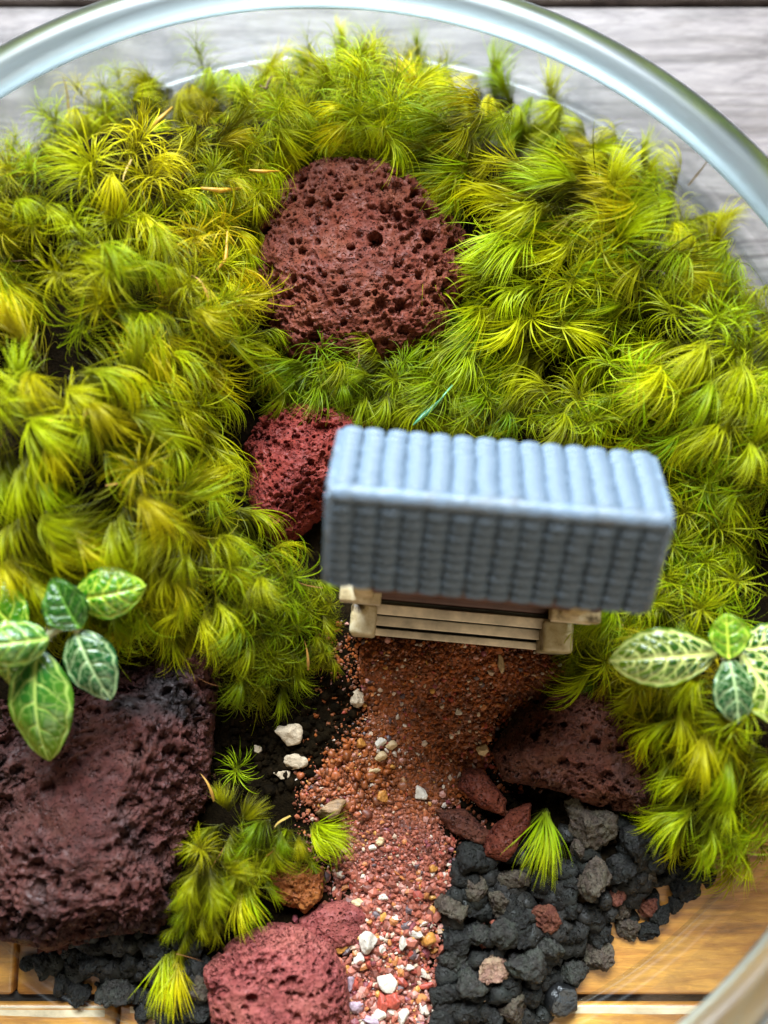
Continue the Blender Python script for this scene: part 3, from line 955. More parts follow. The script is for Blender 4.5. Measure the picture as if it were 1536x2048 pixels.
for s in (-1, 1):
    x = 1.76 * s
    ex = 0.04 if s > 0 else 0.0
    pm = box_mesh('post', x - 0.235 - ex, x + 0.235 + ex, -1.80, -1.24, -0.50, 0.92, 0.07, 3)
    po = obj('post', pm, RESIN, house)
    obj('post_foot', box_mesh('post_foot', x - 0.16, x + 0.16, -1.88, -1.45, -0.55, -0.2, 0.05), RESIN, po)
    cm_ = box_mesh('capital', min(x - 0.30 * s, x + 0.42 * s), max(x - 0.30 * s, x + (0.42 if s < 0 else 0.55) * s), -1.30, -0.97, 1.55, 1.85, 0.04)
    ca = obj('capital', cm_, RESIN, house)
    obj('pillar', box_mesh('pillar', x - 0.17, x + 0.17, -1.22, -0.97, 0.55, 2.95, 0.05), RESIN, house)
    for k in range(2):
        obj('groove_band', box_mesh('groove_band', min(x - 0.28 * s, x + 0.40 * s), max(x - 0.28 * s, x + 0.40 * s), -1.315, -1.295, 1.60 + k * 0.11, 1.66 + k * 0.11, 0.005), TREAD, ca)
# roof
RL, RW, RD, ZR = 4.86, 1.10, 1.10, 4.85
NCOL, NROW = 14, 9
slope = math.hypot(RW, RD)
roof = obj('roof', None, None, house, (0.14, 0, ZR))
roof_v = []
# solid gable prism with rounded eave thickness
hl = RL / 2
prof = [(-RW, -RD), (-RW - 0.02, -RD - 0.20), (-RW + 0.12, -RD - 0.26), (0, -RD + 0.05), (RW - 0.12, -RD - 0.26), (RW + 0.02, -RD - 0.20), (RW, -RD), (0.06, -0.07), (-0.06, -0.07)]
bm = bmesh.new()
rings = []
for x in (-hl, hl):
    rings.append([bm.verts.new(Vector((x, a, b)) * U) for a, b in prof])
n_ = len(prof)
for i in range(n_):
    bm.faces.new([rings[0][i], rings[0][(i + 1) % n_], rings[1][(i + 1) % n_], rings[1][i]])
bm.faces.new(rings[0][::-1]); bm.faces.new(rings[1])
bmesh.ops.recalc_face_normals(bm, faces=bm.faces[:])
bmesh.ops.bevel(bm, geom=bm.edges[:], offset=0.03 * U, segments=2, affect='EDGES')
m = bpy.data.meshes.new('roof_slab'); bm.to_mesh(m); bm.free()
obj('roof_slab', m, ROOFM, roof)
# one barrel tile: half tube, wider and higher at the lower lip
cw = RL / NCOL
tl = slope / NROW
vv, ff = [], []
NS, NA = 4, 9
for i in range(NS):
    t = i / (NS - 1)
    prof_r = [0.78, 0.94, 1.0, 0.84][i]
    yy = [0.02, -0.45, -0.86, -1.02][i] * tl * 1.12
    zz = [-0.045, 0.02, 0.075, 0.02][i]
    for k in range(NA):
        a = math.pi * k / (NA - 1)
        vv.append((math.cos(a) * cw * 0.51 * prof_r, yy, zz + math.sin(a) ** 0.8 * cw * 0.33 * prof_r - 0.01))
for i in range(NS - 1):
    for k in range(NA - 1):
        ff.append([i * NA + k, i * NA + k + 1, (i + 1) * NA + k + 1, (i + 1) * NA + k])
ff.append([(NS - 1) * NA + k for k in range(NA)])
TILE = new_mesh('tile', vv, ff)
ang = math.atan2(RD, RW)
for side in (-1, 1):
    for ci in range(NCOL):
        x = -hl + cw * (ci + 0.5)
        for ri in range(NROW):
            d = tl * ri + 0.02
            y, z = side * (d * math.cos(ang) + 0.03), -d * math.sin(ang) + 0.0
            rx = ang if side < 0 else -ang
            o = obj('tile', TILE, ROOFM, roof, (x + random.uniform(-.016, .016), y, z - 0.045 + random.uniform(-.012, .012)), (0, 0, 0))
            Rm = Matrix.Rotation(rx, 3, 'X') @ (Matrix.Rotation(math.pi, 3, 'Z') if side > 0 else Matrix.Identity(3))
            o.rotation_euler = (Rm @ Matrix.Rotation(random.uniform(-.02, .02), 3, 'Z')).to_euler()
# ridge cap, a long soft roll with shallow waists between the tile columns
vv, ff = [], []
NXX, NA = NCOL * 6 + 1, 12
for i in range(NXX):
    x = -hl - 0.02 + (RL + 0.04) * i / (NXX - 1)
    e = min(i, NXX - 1 - i)
    rr = (0.115 + 0.016 * abs(math.sin(math.pi * i / 6))) * (0.75 if e == 0 else 0.95 if e == 1 else 1)
    for k in range(NA):
        a = 2 * math.pi * k / NA
        vv.append((x, math.cos(a) * rr * 1.15, math.sin(a) * rr + 0.0))
for i in range(NXX - 1):
    for k in range(NA):
        ff.append([i * NA + k, i * NA + (k + 1) % NA, (i + 1) * NA + (k + 1) % NA, (i + 1) * NA + k])
ff.append(list(range(NA))); ff.append([(NXX - 1) * NA + k for k in range(NA)][::-1])
obj('ridge_cap', new_mesh('ridge_cap', vv, ff), ROOFM, roof)
for s in (-1, 1):
    for side in (-1, 1):
        ln = slope * 1.05
        mm = box_mesh('verge', -0.07, 0.07, -ln / 2, ln / 2, -0.14, 0.10, 0.05, 3)
        o = obj('verge', mm, ROOFM, roof, (s * (hl + 0.01), side * RW * 0.53, -RD * 0.53), (0, 0, 0))
        o.rotation_euler = (ang * (1 if side < 0 else -1), 0, 0)

# ------------------------------------------------------------------ moss


def blade(verts, faces, ts, bs, qs, q, base, az, el0, bend, L, w, sweep, r, b, seg=6):
    """curved tapering ribbon: starts at base, leans out along azimuth az, rises at el0 and bends down; sweep turns it sideways"""
    pos = np.array(base, float)
    o = len(verts)
    st = L / seg
    for i in range(seg + 1):
        t = i / seg
        e = el0 - bend * t ** 1.15
        a = az + sweep * t * t
        d = np.array([math.cos(a) * math.cos(e), math.sin(a) * math.cos(e), math.sin(e)])
        side = np.array([-math.sin(a), math.cos(a), 0.0])
        tw = r
        sv = side * math.cos(tw) + np.cross(d, side) * math.sin(tw)
        ww = w * (0.55 + 0.9 * t if t < 0.3 else (1 - t) ** 0.75 * 1.05)
        if i < seg:
            verts.append(pos - sv * ww / 2); verts.append(pos + sv * ww / 2)
            ts += [t, t]; bs += [b, b]
        else:
            verts.append(pos.copy()); ts.append(1.0); bs.append(b)
        pos = pos + d * st
    qs += [q] * (2 * seg + 1)
    for i in range(seg - 1):
        k = o + 2 * i
        faces.append((k, k + 1, k + 3, k + 2))
    k = o + 2 * (seg - 1)
    faces.append((k, k + 1, k + 2))


def tuft_mesh(seed, style):
    r = np.random.default_rng(seed)
    V, F, T, B, Q = [], [], [], [], []
    n = {'star': 96, 'comb': 112, 'loose': 92, 'hang': 96}[style]
    lean = r.uniform(0.15, 0.5)
    bias = r.choice([-1, 1]) * r.uniform(0.4, 1.1)   # the whole shoot curls to one side
    bd = r.uniform(0.8, 1.25)
    for i in range(n):
        q = i / n                                   # 0 low on the shoot, 1 at the tip
        z = -0.45 + 1.0 * q
        base = (lean * q * 0.6 + r.normal(0, 0.025), 0.25 * bias * q * q + r.normal(0, 0.025), z)
        if style == 'star':
            az = i * 2.39996 + r.normal(0, 0.3); el = 0.45 + 0.85 * q ** 1.3 + r.normal(0, 0.10); bend = r.uniform(1.2, 2.2) * bd; sweep = bias * 0.9 + r.normal(0, 0.25)
            L = r.uniform(0.7, 1.15)
        elif style == 'comb':
            az = r.normal(0, 0.40); el = 0.45 + 0.85 * q + r.normal(0, 0.09); bend = r.uniform(1.5, 2.3) * (0.75 + .35 * q) * bd; sweep = bias * 0.8 + r.normal(0, 0.15) - 0.45 * az
            L = r.uniform(0.85, 1.4)
        elif style == 'loose':
            az = i * 2.39996 * 0.35 + r.normal(0, 0.6); el = 0.3 + 1.0 * q + r.normal(0, 0.2); bend = r.uniform(1.8, 3.4); sweep = bias * 1.2 + r.normal(0, 0.6)
            L = r.uniform(0.7, 1.25)
        else:
            az = r.normal(0, 0.34); el = 0.1 + 0.6 * q + r.normal(0, 0.1); bend = r.uniform(0.5, 1.2); sweep = -0.7 * az + bias * 0.4 + r.normal(0, 0.15)
            L = r.uniform(0.8, 1.35)
        wb = r.uniform(0.014, 0.033)
        blade(V, F, T, B, Q, q, base, az, el, bend, L, wb, sweep, r.normal(0, 0.5), r.random() ** 2, 8)
    m = new_mesh('shoot', np.array(V), [tuple(map(int, f)) for f in F])
    fattr(m, 't', T); fattr(m, 'b', B); fattr(m, 'q', Q)
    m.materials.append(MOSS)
    return m


TUFT = {st: [tuft_mesh(1000 + 37 * k + 400 * si, st) for k in range(9)] for si, st in enumerate(('star', 'comb', 'loose', 'hang'))}

# name, label, outline, [(style, weight)], flow direction in the picture (degrees, 0 = right, 90 = up) or None for downhill, tint, spacing px, size
CUSH = [  # tints darken towards the house: moss tone plus painted-in shade
    ('mound of yellow-green moss left of the largest red-brown rock',
     [(-30, 430), (60, 380), (180, 300), (300, 260), (440, 235), (550, 250), (545, 300), (485, 420), (450, 560), (480, 690), (410, 750), (250, 750), (-30, 730)], {'star': 2, 'loose': 3, 'comb': 6}, -50, (1.08, 0.98, 0.9), 54, 1.0, [(-10, 400, .85), (60, 350, .8), (130, 295, .8), (200, 255, .8), (270, 225, .8), (345, 205, .8), (420, 195, .8), (495, 200, .75), (550, 225, .7), (430, 430, .75), (455, 520, .7), (420, 335, .8), (495, 320, .7), (440, 610, .75), (480, 690, .7), (490, 400, .55), (25, 440, .9), (80, 420, .85), (20, 510, .9)]),
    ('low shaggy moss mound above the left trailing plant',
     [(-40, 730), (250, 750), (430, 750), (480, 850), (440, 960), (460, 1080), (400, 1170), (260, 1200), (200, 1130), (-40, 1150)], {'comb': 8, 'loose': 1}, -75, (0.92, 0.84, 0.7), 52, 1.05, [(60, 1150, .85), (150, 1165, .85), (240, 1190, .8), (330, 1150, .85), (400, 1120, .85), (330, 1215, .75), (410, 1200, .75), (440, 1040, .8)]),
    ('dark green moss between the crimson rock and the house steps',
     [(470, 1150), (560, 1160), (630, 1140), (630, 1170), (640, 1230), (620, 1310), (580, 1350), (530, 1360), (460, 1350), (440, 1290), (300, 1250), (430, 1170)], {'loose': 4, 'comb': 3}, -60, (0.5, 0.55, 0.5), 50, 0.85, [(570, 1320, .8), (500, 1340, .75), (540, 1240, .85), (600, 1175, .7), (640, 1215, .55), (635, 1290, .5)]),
    ('bright moss tuft mound behind the largest red-brown rock',
     [(575, 260), (640, 225), (780, 220), (870, 245), (890, 290), (800, 310), (740, 325), (650, 320), (600, 290)], {'star': 4, 'comb': 4}, None, (1.12, 1.08, 0.8), 44, 1.0, [(590, 205, .75), (640, 180, .8), (705, 165, .8), (775, 168, .8), (840, 185, .75), (620, 250, .85), (690, 245, .85), (765, 250, .85), (840, 265, .85), (655, 300, .7), (730, 295, .65), (800, 310, .7)]),
    ('long combed bright moss sweeping over the largest rock from the right',
     [(890, 260), (1020, 275), (1100, 310), (1180, 365), (1240, 415), (1240, 500), (1100, 560), (960, 520), (930, 450), (870, 390), (830, 320)], {'comb': 6, 'hang': 3}, 205, (1.12, 1.06, 0.8), 45, 1.12, [(905, 205, .75), (970, 215, .75), (1035, 235, .75), (1100, 265, .75), (1160, 300, .75), (1215, 345, .75)]),
    ('thick green moss bank against the glass at right',
     [(1250, 410), (1340, 480), (1410, 570), (1510, 670), (1540, 800), (1300, 830), (1100, 720), (930, 700), (910, 640), (980, 560), (1100, 570)], {'comb': 5, 'loose': 3, 'hang': 2}, 225, (1.0, 0.99, 0.8), 45, 1.1, [(1275, 385, .75), (1330, 430, .75), (1385, 490, .75), (1430, 550, .75), (1480, 620, .8), (1530, 690, .8), (1500, 780, .8), (1420, 820, .8)]),
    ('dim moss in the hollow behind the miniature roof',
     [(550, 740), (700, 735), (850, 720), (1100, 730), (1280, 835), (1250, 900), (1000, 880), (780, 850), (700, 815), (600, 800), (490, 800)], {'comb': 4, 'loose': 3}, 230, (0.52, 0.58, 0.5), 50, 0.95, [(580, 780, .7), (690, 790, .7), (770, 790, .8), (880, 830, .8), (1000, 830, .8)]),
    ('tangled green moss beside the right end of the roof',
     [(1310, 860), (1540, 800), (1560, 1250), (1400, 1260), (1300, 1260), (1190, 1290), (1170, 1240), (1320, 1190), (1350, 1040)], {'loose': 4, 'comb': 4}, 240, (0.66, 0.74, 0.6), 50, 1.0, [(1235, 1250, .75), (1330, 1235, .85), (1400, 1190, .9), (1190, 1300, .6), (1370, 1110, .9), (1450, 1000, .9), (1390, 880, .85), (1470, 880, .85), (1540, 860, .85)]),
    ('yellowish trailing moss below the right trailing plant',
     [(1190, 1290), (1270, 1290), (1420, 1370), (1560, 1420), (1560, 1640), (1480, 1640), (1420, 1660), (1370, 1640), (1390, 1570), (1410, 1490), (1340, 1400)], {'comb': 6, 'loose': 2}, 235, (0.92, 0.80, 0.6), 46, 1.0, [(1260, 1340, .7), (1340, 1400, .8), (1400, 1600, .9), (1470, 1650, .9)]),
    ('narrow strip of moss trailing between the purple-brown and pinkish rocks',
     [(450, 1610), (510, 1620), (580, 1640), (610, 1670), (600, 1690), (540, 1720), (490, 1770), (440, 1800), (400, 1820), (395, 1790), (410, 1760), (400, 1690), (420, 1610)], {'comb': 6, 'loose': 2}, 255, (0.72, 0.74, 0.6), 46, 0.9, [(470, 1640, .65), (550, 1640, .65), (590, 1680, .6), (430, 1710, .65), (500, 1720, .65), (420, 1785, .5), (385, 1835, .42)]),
]
n_shoot = 0


DEADM = []
for k in range(6):
    r_ = np.random.default_rng(4000 + k)
    V, F, T, B, Q = [], [], [], [], []
    blade(V, F, T, B, Q, 1.0, (0, 0, 0), 0, r_.uniform(-.2, .5), r_.uniform(-1.2, 1.4), r_.uniform(0.5, 1.0), r_.uniform(0.03, 0.075), r_.normal(0, .8), r_.normal(0, .5), 1, 7)
    mm = new_mesh('dead_blade', np.array(V), F)
    mm.materials.append(mat_plain('dead_blade_tone', [(0.40, 0.20, 0.03), (0.20, 0.075, 0.02), (0.46, 0.30, 0.07)][k % 3], 0.6, 0.3, 400))
    DEADM.append(mm)


def clump(root, c, q, styles, flow, tint, size, brownish, nsh=None):
    """a domed clump of shoots leaning out from its middle; gaps between clumps stay open"""
    global n_shoot
    nn, gx, gy = nrm(q[0], q[1], 0.5)
    dq = float(poly_dist(np.array([[q[0], q[1]]]), OUTLINE)[0])
    ax = nn.copy() if dq > 1.3 else (nn * 0.35 + Vector((0, 0, 0.65)))
    if flow is not None:
        f = R(flow) + 0.8 * float(vnoise(np.array([[q[0] * .45, q[1] * .45, 4.5]]), 78)[0])
        ax = ax + Vector((math.cos(f), math.sin(f), 0)) * 0.45
    ax = (ax + Vector((rng.normal(0, .15), rng.normal(0, .15), 0.25))).normalized()
    Rq = Vector((0, 0, 1)).rotation_difference(ax).to_matrix()
    rc = rng.uniform(0.45, 0.72) * size
    hc = rng.uniform(0.0, 1.6) * float(sstep(-0.5, 2.2, dq))
    g0 = rng.uniform(0.58, 1.12)
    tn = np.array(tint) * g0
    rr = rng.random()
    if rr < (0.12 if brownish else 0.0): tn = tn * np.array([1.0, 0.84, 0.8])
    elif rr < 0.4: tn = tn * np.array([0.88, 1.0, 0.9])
    names = list(styles); wts = np.array([styles[k] for k in names], float); wts /= wts.sum()
    n = nsh or rng.integers(9, 13)
    for i in range(n):
        t = math.sqrt((i + 0.3) / n) * 1.25
        az = i * 2.39996 + rng.normal(0, 0.25)
        d = Vector((math.sin(t) * math.cos(az), math.sin(t) * math.sin(az), math.cos(t)))
        pos = Rq @ Vector((d.x * rc, d.y * rc, d.z * 0.35 + rng.uniform(-.08, .10)))
        up = Rq @ (d * 0.75 + Vector((rng.normal(0, .10), rng.normal(0, .10), 0.55)))
        st = names[rng.choice(len(names), p=wts)] if i > 0 or flow is not None else 'star'
        up.normalize()
        qt = Vector((0, 0, 1)).rotation_difference(up).to_matrix()
        out = Rq @ Vector((d.x, d.y, 0))
        lo = qt.transposed() @ out
        yaw = math.atan2(lo.y, lo.x)
        if flow is not None and rng.random() < 0.85:
            lf = qt.transposed() @ Vector((math.cos(f), math.sin(f), 0))
            yaw = math.atan2(lf.y + 0.4 * math.sin(yaw), lf.x + 0.4 * math.cos(yaw))
        yaw += rng.normal(0, 0.2)
        rot = (qt @ Matrix.Rotation(yaw, 3, 'Z')).to_euler()
        p = Vector((q[0] - c[0], q[1] - c[1], q[2] + hc * 0.55 + 0.05)) + pos
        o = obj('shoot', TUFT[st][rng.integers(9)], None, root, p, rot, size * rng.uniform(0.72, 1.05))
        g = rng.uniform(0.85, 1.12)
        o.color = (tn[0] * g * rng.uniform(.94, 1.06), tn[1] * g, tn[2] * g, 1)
        n_shoot += 1
    for _ in range(rng.integers(0, 3 if brownish else 2)):
        w = rng.uniform(0, 6.28)
        p = Vector((q[0] - c[0] + math.cos(w) * 0.5, q[1] - c[1] + math.sin(w) * 0.5, q[2] + hc * 0.55 + rng.uniform(0.35, 0.65)))
        obj('dead_blade', DEADM[rng.integers(6)], None, root, p, (rng.normal(0, .4), rng.normal(0, .4), rng.uniform(0, 6.28)), rng.uniform(.6, 1.1))


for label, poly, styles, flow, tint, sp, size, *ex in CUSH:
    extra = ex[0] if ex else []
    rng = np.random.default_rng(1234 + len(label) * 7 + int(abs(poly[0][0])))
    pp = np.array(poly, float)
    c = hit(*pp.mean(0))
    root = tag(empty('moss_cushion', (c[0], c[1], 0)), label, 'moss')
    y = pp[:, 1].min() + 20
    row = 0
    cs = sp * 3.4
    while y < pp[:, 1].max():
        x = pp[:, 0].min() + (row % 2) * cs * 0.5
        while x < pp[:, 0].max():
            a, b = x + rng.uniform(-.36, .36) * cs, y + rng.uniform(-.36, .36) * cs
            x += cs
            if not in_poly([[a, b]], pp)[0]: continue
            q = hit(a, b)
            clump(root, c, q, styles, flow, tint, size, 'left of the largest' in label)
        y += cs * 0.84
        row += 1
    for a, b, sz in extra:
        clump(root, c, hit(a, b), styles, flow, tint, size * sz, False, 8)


def tuft(px, py, yaw, st, size, label, tint=(1, 1, 1), lift=0.15, k=0, n=3):
    q = hit(px, py)
    root = tag(empty('moss_tuft', (q[0], q[1], q[2])), label, 'moss')
    for i in range(n):
        o = obj('shoot', TUFT[st][(k + i) % 9], None, root, (0.05 * i, 0.03 * i, lift), (rng.normal(0, .1), rng.normal(0, .1), R(yaw) + rng.normal(0, .12)), size)
        o.color = (*tint, 1)


tuft(1085, 1615, -100, 'hang', 0.92, 'single pale green moss tuft hanging over the black gravel', (0.85, 1.05, 1.3), 0.35, 2, 2)
tuft(480, 1525, 200, 'loose', 0.6, 'tiny moss sprig on dark soil beside the purple-brown rock', (0.9, 1, .9), 0.1, 4, 1)
tuft(350, 1890, -95, 'hang', 0.8, 'yellow-green moss fringe hanging over the lower left gravel', (1.1, 1.0, .9), 0.25, 1, 3)
tuft(480, 1760, -75, 'hang', 0.7, 'pointed moss tuft overhanging the pinkish rock', (1.1, 1.1, 1.0), 0.35, 5, 2)
tuft(620, 1650, -30, 'comb', 0.7, 'curled moss tuft drooping onto the sand path edge', (0.9, 1.0, .9), 0.2, 3, 3)
tuft(1020, 525, 232, 'hang', 1.0, 'pale spray of moss pointing at the largest red-brown rock', (1.05, 1.1, 1.6), 1.0, 6, 2)
tuft(700, 770, 120, 'comb', 0.8, 'small moss tuft at the foot of the largest red-brown rock', (0.8, 0.85, .8), 0.2, 7, 2)

# dead blades, spore capsule, twig
DEAD = mat_plain('dead_blade', (0.50, 0.26, 0.02), 0.5, 0.3, 300)
GREENCAP = mat_plain('capsule_green', (0.08, 0.28, 0.14), 0.35, 0.3, 300)
BROWN = mat_plain('twig_brown', (0.10, 0.04, 0.02), 0.7, 0.4, 300)


def tube(name, pts, rads, mat, parent=None, ns=8):
    pts = np.array(pts, float)
    V, F = [], []
    for i, p in enumerate(pts):
        d = pts[min(i + 1, len(pts) - 1)] - pts[max(i - 1, 0)]
        d /= np.linalg.norm(d) + 1e-9
        a = np.cross(d, [0.01, 0.02, 1.0]); a /= np.linalg.norm(a) + 1e-9
        b = np.cross(d, a)
        for k in range(ns):
            t = 2 * math.pi * k / ns
            V.append(p + (a * math.cos(t) + b * math.sin(t)) * rads[i])
    for i in range(len(pts) - 1):
        for k in range(ns):
            F.append((i * ns + k, i * ns + (k + 1) % ns, (i + 1) * ns + (k + 1) % ns, (i + 1) * ns + k))
    F.append(tuple(range(ns))[::-1]); F.append(tuple((len(pts) - 1) * ns + k for k in range(ns)))
    o0 = pts[0]
    m = new_mesh(name, np.array(V) - (0 if parent else o0), F)
    return obj(name, m, mat, parent, (0, 0, 0) if parent else o0)


def px_tube(name, pxs, dz, rads, mat):
    pts = []
    for i, (a, b) in enumerate(pxs):
        q = hit(a, b)
        pts.append([*P(a, b, q[2] + dz)[:2], q[2] + dz])
    return tube(name, pts, rads, mat)


tag(px_tube('dead_moss_blade', [(402, 376), (440, 381), (486, 376)], 1.6, [0.02, 0.045, 0.015], DEAD), 'bright orange dead blade lying flat on the left moss', 'moss blade')
tag(px_tube('dead_moss_blade', [(298, 262), (318, 240), (345, 214)], 1.5, [0.02, 0.05, 0.015], DEAD), 'orange dead blade slanting up in the far left moss', 'moss blade')
tag(px_tube('dead_moss_blade', [(434, 540), (452, 518), (455, 462)], 1.5, [0.02, 0.04, 0.012], DEAD), 'bent orange dead blade beside the largest red-brown rock', 'moss blade')
tag(px_tube('dead_moss_blade', [(498, 340), (525, 343), (560, 342)], 1.4, [0.015, 0.035, 0.01], DEAD), 'short orange dead blade next to the rock, near the back moss', 'moss blade')
tag(px_tube('spore_stalk', [(905, 770), (880, 800), (862, 818), (845, 832), (826, 850)], 1.5, [0.016, 0.02, 0.05, 0.045, 0.012], GREENCAP), 'green spore capsule on a thin stalk behind the roof', 'moss capsule')
tag(px_tube('dry_twig', [(520, 172), (532, 178), (538, 160), (545, 152)], 1.1, [0.03, 0.035, 0.03, 0.01], BROWN), 'tiny curled dark twig at the far edge of the moss', 'twig')
tag(px_tube('dry_twig', [(1230, 1170), (1255, 1195), (1290, 1215)], 1.3, [0.02, 0.022, 0.01], BROWN), 'thin brown twig in the moss right of the roof', 'twig')

# ------------------------------------------------------------------ trailing plants with netted leaves


def leaf_mesh(seed, L, W, arch, cup, nlat=6, net=True, blunt=0.75, veinw=1.0, twist=0.0, netw=1.0):
    r = np.random.default_rng(seed)
    NU, NV = 84, 61
    u, v = np.meshgrid(np.linspace(0, 1, NU), np.linspace(-1, 1, NV), indexing='ij')
    half = W / 2 * np.sin(np.pi * np.clip(u, 0, 1) ** blunt) ** 0.72
    half = np.maximum(half, 0.012)
    x = u * L
    y = v * half
    # veins
    mid = np.abs(y) / (0.030 * veinw * (1.15 - 0.75 * u))
    vein = np.clip(1.5 - mid, 0, 1)
    curve = u - (0.17 * np.abs(v) + 0.13 * np.abs(v) ** 2.2) + 0.012 * np.sin(v * 9 + seed) - np.where(v > 0, 0.045, 0.0)
    ph = curve * nlat
    dl = np.abs(ph - np.round(ph)) / nlat * L
    ok = (np.round(ph) >= 0) & (np.round(ph) < nlat)
    lat = np.clip(1.5 - dl / (0.018 * veinw * (1.15 - 0.75 * np.abs(v))), 0, 1) * ok * sstep(1.0, 0.9, np.abs(v))
    vein = np.maximum(vein, lat)
    loop = np.clip(1.4 - np.abs(np.abs(v) - 0.86 - 0.035 * np.cos(ph * 2 * np.pi)) * half / (0.020 * veinw), 0, 1) * (u > 0.06) * (u < 0.97)
    vein = np.maximum(vein, loop * (0.75 if net else 0.3))
    cellv = np.zeros_like(u)
    if net:
        pts, cells = [], np.stack([x.ravel(), y.ravel()], 1)
        g = L / 10
        gx, gy = np.meshgrid(np.arange(0, L + g, g), np.arange(-W / 2 - g, W / 2 + g, g), indexing='ij')
        pc = np.stack([gx.ravel(), gy.ravel()], 1) + r.uniform(-.38, .38, (gx.size, 2)) * g
        d = np.sqrt(((cells[:, None] - pc[None]) ** 2).sum(2))
        d.sort(axis=1)
        e = (d[:, 1] - d[:, 0]).reshape(u.shape)
        cellv = np.clip(1.4 - e / (0.015 * veinw), 0, 1) * (0.7 if netw > 0.9 else 0.4)
        vein = np.maximum(vein, cellv * (np.abs(v) < 0.93))
    puff = (1 - np.clip(vein * 1.2, 0, 1)) * 0.022 * np.clip(half / 0.3, 0, 1)
    puff += 0.035 * (0.5 - np.abs(ph - np.round(ph))) * -1 * np.abs(v) * (1 - np.abs(v)) * 2
    z = arch * 4 * u * (1 - u) - cup * np.abs(v) ** 1.7 * half * 1.2 + puff
    z = z + 0.02 * np.sin(u * 17 + seed) * np.abs(v) ** 2
    z = z - 0.06 * np.exp(-(np.abs(y) / 0.05) ** 2) * sstep(0, .1, u) * sstep(1, .8, u) * 0.5
    ca, sa = np.cos(twist * (u - .2)), np.sin(twist * (u - .2))
    y, z = y * ca - z * sa, y * sa + z * ca
    idx = np.arange(NU * NV).reshape(NU, NV)
    q = np.stack([idx[:-1, :-1], idx[1:, :-1], idx[1:, 1:], idx[:-1, 1:]], -1).reshape(-1, 4)
    m = new_mesh('leaf', np.stack([x.ravel(), y.ravel(), z.ravel()], 1), q)
    fattr(m, 'vein', vein.ravel()); fattr(m, 'u', np.clip(u * 0.75 + 0.25 * np.abs(v) + 0.08 * vnoise(np.stack([x.ravel() * 3, y.ravel() * 3, x.ravel() * 0], 1), seed).reshape(u.shape), 0, 1).ravel())
    return m


def leaf(root, o0, b, t, zb, zt, wpx, mat, seed, roll=0.0, **kw):
    A, B = P(*b, zb), P(*t, zt)
    d = B - A
    L = np.linalg.norm(d)
    depth = (DIST - (zb + zt) / 2)
    W = wpx / FPX * depth
    m = leaf_mesh(seed, L, W, kw.pop('arch', 0.12), kw.pop('cup', 0.25), **kw)
    X = Vector(d).normalized()
    Zu = Vector((0, 0, 1))
    Y = Zu.cross(X).normalized()
    Z = X.cross(Y)
    M = Matrix((X, Y, Z)).transposed() @ Matrix.Rotation(roll, 3, 'X')
    o = obj('leaf', m, mat, root, A - o0, M.to_euler())
    sd = o.modifiers.new('thickness', 'SOLIDIFY'); sd.thickness = 0.018 * U; sd.offset = -1
    return o


o0 = hit(70, 1330)
pl = tag(empty('trailing_plant', o0), 'net-veined trailing plant at left with dark, lime and pale leaves', 'plant', 'net-veined trailing plants')
leaf(pl, o0, (146, 1200), (292, 1172), 3.2, 3.2, 104, LEAF_LIME, 1, roll=0.25, arch=0.18, cup=0.3, nlat=5, blunt=0.95, veinw=0.9)
leaf(pl, o0, (100, 1262), (22, 1192), 2.0, 1.9, 74, LEAF_NET, 2, nlat=5)
leaf(pl, o0, (158, 1256), (106, 1158), 3.3, 3.4, 92, LEAF_DEEP, 3, roll=-0.15, arch=0.06, cup=-0.15, nlat=5, netw=0.5, veinw=0.75, blunt=0.8)
leaf(pl, o0, (150, 1262), (222, 1398), 3.2, 2.9, 104, LEAF_SILVER, 4, roll=0.1, arch=0.15, cup=0.25, nlat=5, netw=0.5, veinw=0.85, blunt=0.85)
leaf(pl, o0, (74, 1300), (98, 1522), 3.1, 2.5, 132, LEAF_PALE, 5, roll=0.12, arch=0.28, cup=0.35, nlat=5, netw=0.5, veinw=1.0, blunt=0.85)
leaf(pl, o0, (44, 1268), (-70, 1150), 3.1, 3.2, 104, LEAF_LIME, 6, arch=0.1, nlat=5, netw=0.5, veinw=0.8)
leaf(pl, o0, (96, 1278), (-70, 1300), 3.4, 3.7, 92, LEAF_PALE, 7, arch=0.16, cup=0.5, nlat=5, netw=0.5)
leaf(pl, o0, (26, 1288), (20, 1372), 3.2, 2.6, 92, LEAF_PALE, 8, arch=0.12, cup=0.4, nlat=4, netw=0.5)


def stem(root, o0, pts, r, mat=STEM, hairs=0, seed=0):
    w = np.array([P(a, b, z) for a, b, z in pts]) - o0
    o = tube('stem', w, [r] * len(w), mat, root)
    if hairs:
        rr = np.random.default_rng(seed)
        V, F = [], []
        for _ in range(hairs):
            i = rr.integers(0, len(w) - 1); t = rr.random()
            p = w[i] * (1 - t) + w[i + 1] * t
            d = rr.normal(size=3); d[2] = abs(d[2]); d /= np.linalg.norm(d)
            sd = np.cross(d, rr.normal(size=3)); sd /= np.linalg.norm(sd)
            k = len(V)
            V += [p + sd * 0.007, p - sd * 0.007, p + d * (r + rr.uniform(.05, .14))]
            F.append((k, k + 1, k + 2))
        obj('stem_hair', new_mesh('stem_hair', np.array(V), F), HAIR, o)
    return o


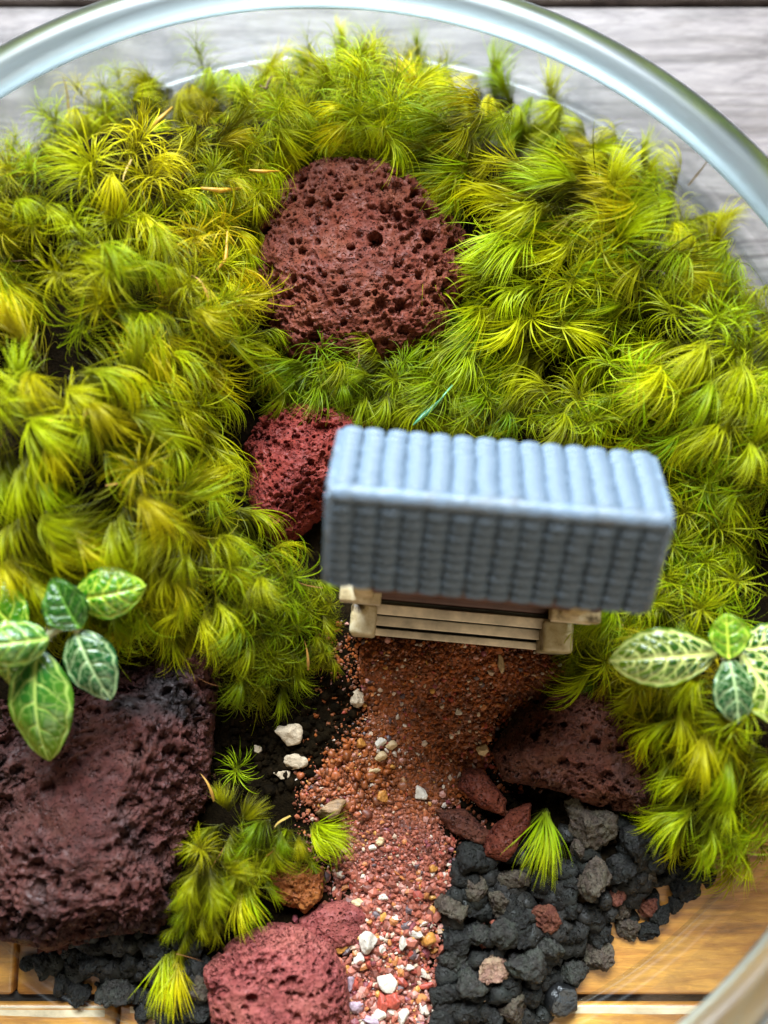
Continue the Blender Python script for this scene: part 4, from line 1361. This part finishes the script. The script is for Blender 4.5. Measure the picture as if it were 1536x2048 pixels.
HAIR = mat_plain('pale_hair', (0.62, 0.56, 0.38), 0.6)
stem(pl, o0, [(70, 1330, 0.9), (66, 1310, 2.2), (62, 1290, 3.2)], 0.075, hairs=30, seed=1)
stem(pl, o0, [(62, 1290, 3.1), (100, 1268, 3.1), (140, 1246, 3.1), (152, 1256, 3.2)], 0.06, hairs=90, seed=2)
stem(pl, o0, [(150, 1254, 3.15), (155, 1258, 3.2), (158, 1264, 3.2)], 0.07)
stem(pl, o0, [(140, 1246, 3.05), (146, 1218, 3.0), (148, 1200, 3.2)], 0.04, hairs=30, seed=3)
stem(pl, o0, [(62, 1290, 3.15), (70, 1300, 3.12), (75, 1306, 3.1)], 0.06, hairs=20, seed=4)
stem(pl, o0, [(62, 1290, 3.15), (50, 1278, 3.12), (44, 1268, 3.1)], 0.05)
stem(pl, o0, [(62, 1290, 3.0), (85, 1275, 2.4), (98, 1262, 2.05)], 0.05, hairs=20, seed=5)
stem(pl, o0, [(62, 1290, 3.1), (40, 1290, 3.15), (26, 1288, 3.2)], 0.05)

o1 = hit(1462, 1320)
pr = tag(empty('trailing_plant', o1), 'net-veined trailing plant at right with one long white-netted leaf', 'plant', 'net-veined trailing plants')
leaf(pr, o1, (1440, 1306), (1220, 1322), 3.0, 2.95, 116, LEAF_NET, 11, roll=-0.05, arch=0.14, cup=0.22, nlat=7, blunt=1.12, veinw=1.5)
leaf(pr, o1, (1458, 1318), (1452, 1228), 3.2, 3.35, 82, LEAF_LIME, 12, arch=0.02, cup=-0.2, nlat=4, netw=0.5, blunt=1.1, veinw=0.9)
leaf(pr, o1, (1456, 1312), (1476, 1448), 3.15, 3.0, 86, LEAF_SILVER, 13, arch=0.15, cup=0.3, nlat=5, blunt=1.1, veinw=0.85, netw=0.5)
leaf(pr, o1, (1480, 1306), (1580, 1460), 3.05, 2.95, 104, LEAF_NET, 14, arch=0.15, cup=0.25, nlat=6, veinw=1.15)
leaf(pr, o1, (1486, 1300), (1620, 1280), 2.9, 3.0, 90, LEAF_NET, 15, arch=0.12, cup=0.25, nlat=6)
stem(pr, o1, [(1462, 1325, 1.0), (1462, 1318, 2.2), (1460, 1312, 3.15)], 0.075, hairs=20, seed=7)
stem(pr, o1, [(1460, 1312, 3.1), (1448, 1308, 3.05), (1436, 1306, 3.0)], 0.05)
stem(pr, o1, [(1460, 1312, 3.1), (1474, 1306, 3.08), (1486, 1302, 2.95)], 0.055)

# ------------------------------------------------------------------ glass bowl round everything
bowl = tag(empty('glass_bowl', (-0.9, -0.1, 0)), 'clear round glass bowl with a thick rolled rim holding the moss garden', 'bowl')
ZRIM = 4.0
SH = np.array([-0.33, -0.85])               # the hand-made bowl leans a little


def lathe(name, prof, n, closed, zshear=True):
    V, F = [], []
    k = len(prof)
    for i in range(n):
        a = 2 * math.pi * i / n
        for (r_, z) in prof:
            s = SH * (z / ZRIM) if zshear else (0, 0)
            V.append((math.cos(a) * r_ + s[0], math.sin(a) * r_ + s[1], z))
    for i in range(n):
        j = (i + 1) % n
        for q in range(k if closed else k - 1):
            q2 = (q + 1) % k
            F.append((i * k + q, j * k + q, j * k + q2, i * k + q2))
    return new_mesh(name, np.array(V), F)


outer = [(10.2, 0.005), (10.40, 0.03), (10.48, 0.12), (10.56, 0.6), (10.62, 1.2), (10.55, 2.0), (10.3, 2.9), (9.95, 3.55), (9.72, ZRIM - 0.12)]
inner = [(r_ - 0.22, z + (0.02 if z > 0.3 else 0)) for r_, z in outer[2:]][::-1] + [(10.15, 0.08), (10.05, 0.06)]
obj('wall', lathe('wall', outer + inner, 160, True), GLASS, bowl)
rim_p = [(9.62 + 0.40 * math.cos(a), ZRIM + 0.30 * math.sin(a)) for a in [2 * math.pi * k / 20 for k in range(20)]]
obj('rim', lathe('rim', rim_p, 200, True), RIMGLASS, bowl)
print('shoots', n_shoot, 'tris', sum(len(o.data.loop_triangles) or len(o.data.polygons) for o in scene.objects if o.type == 'MESH'), 'objects', len(scene.objects))
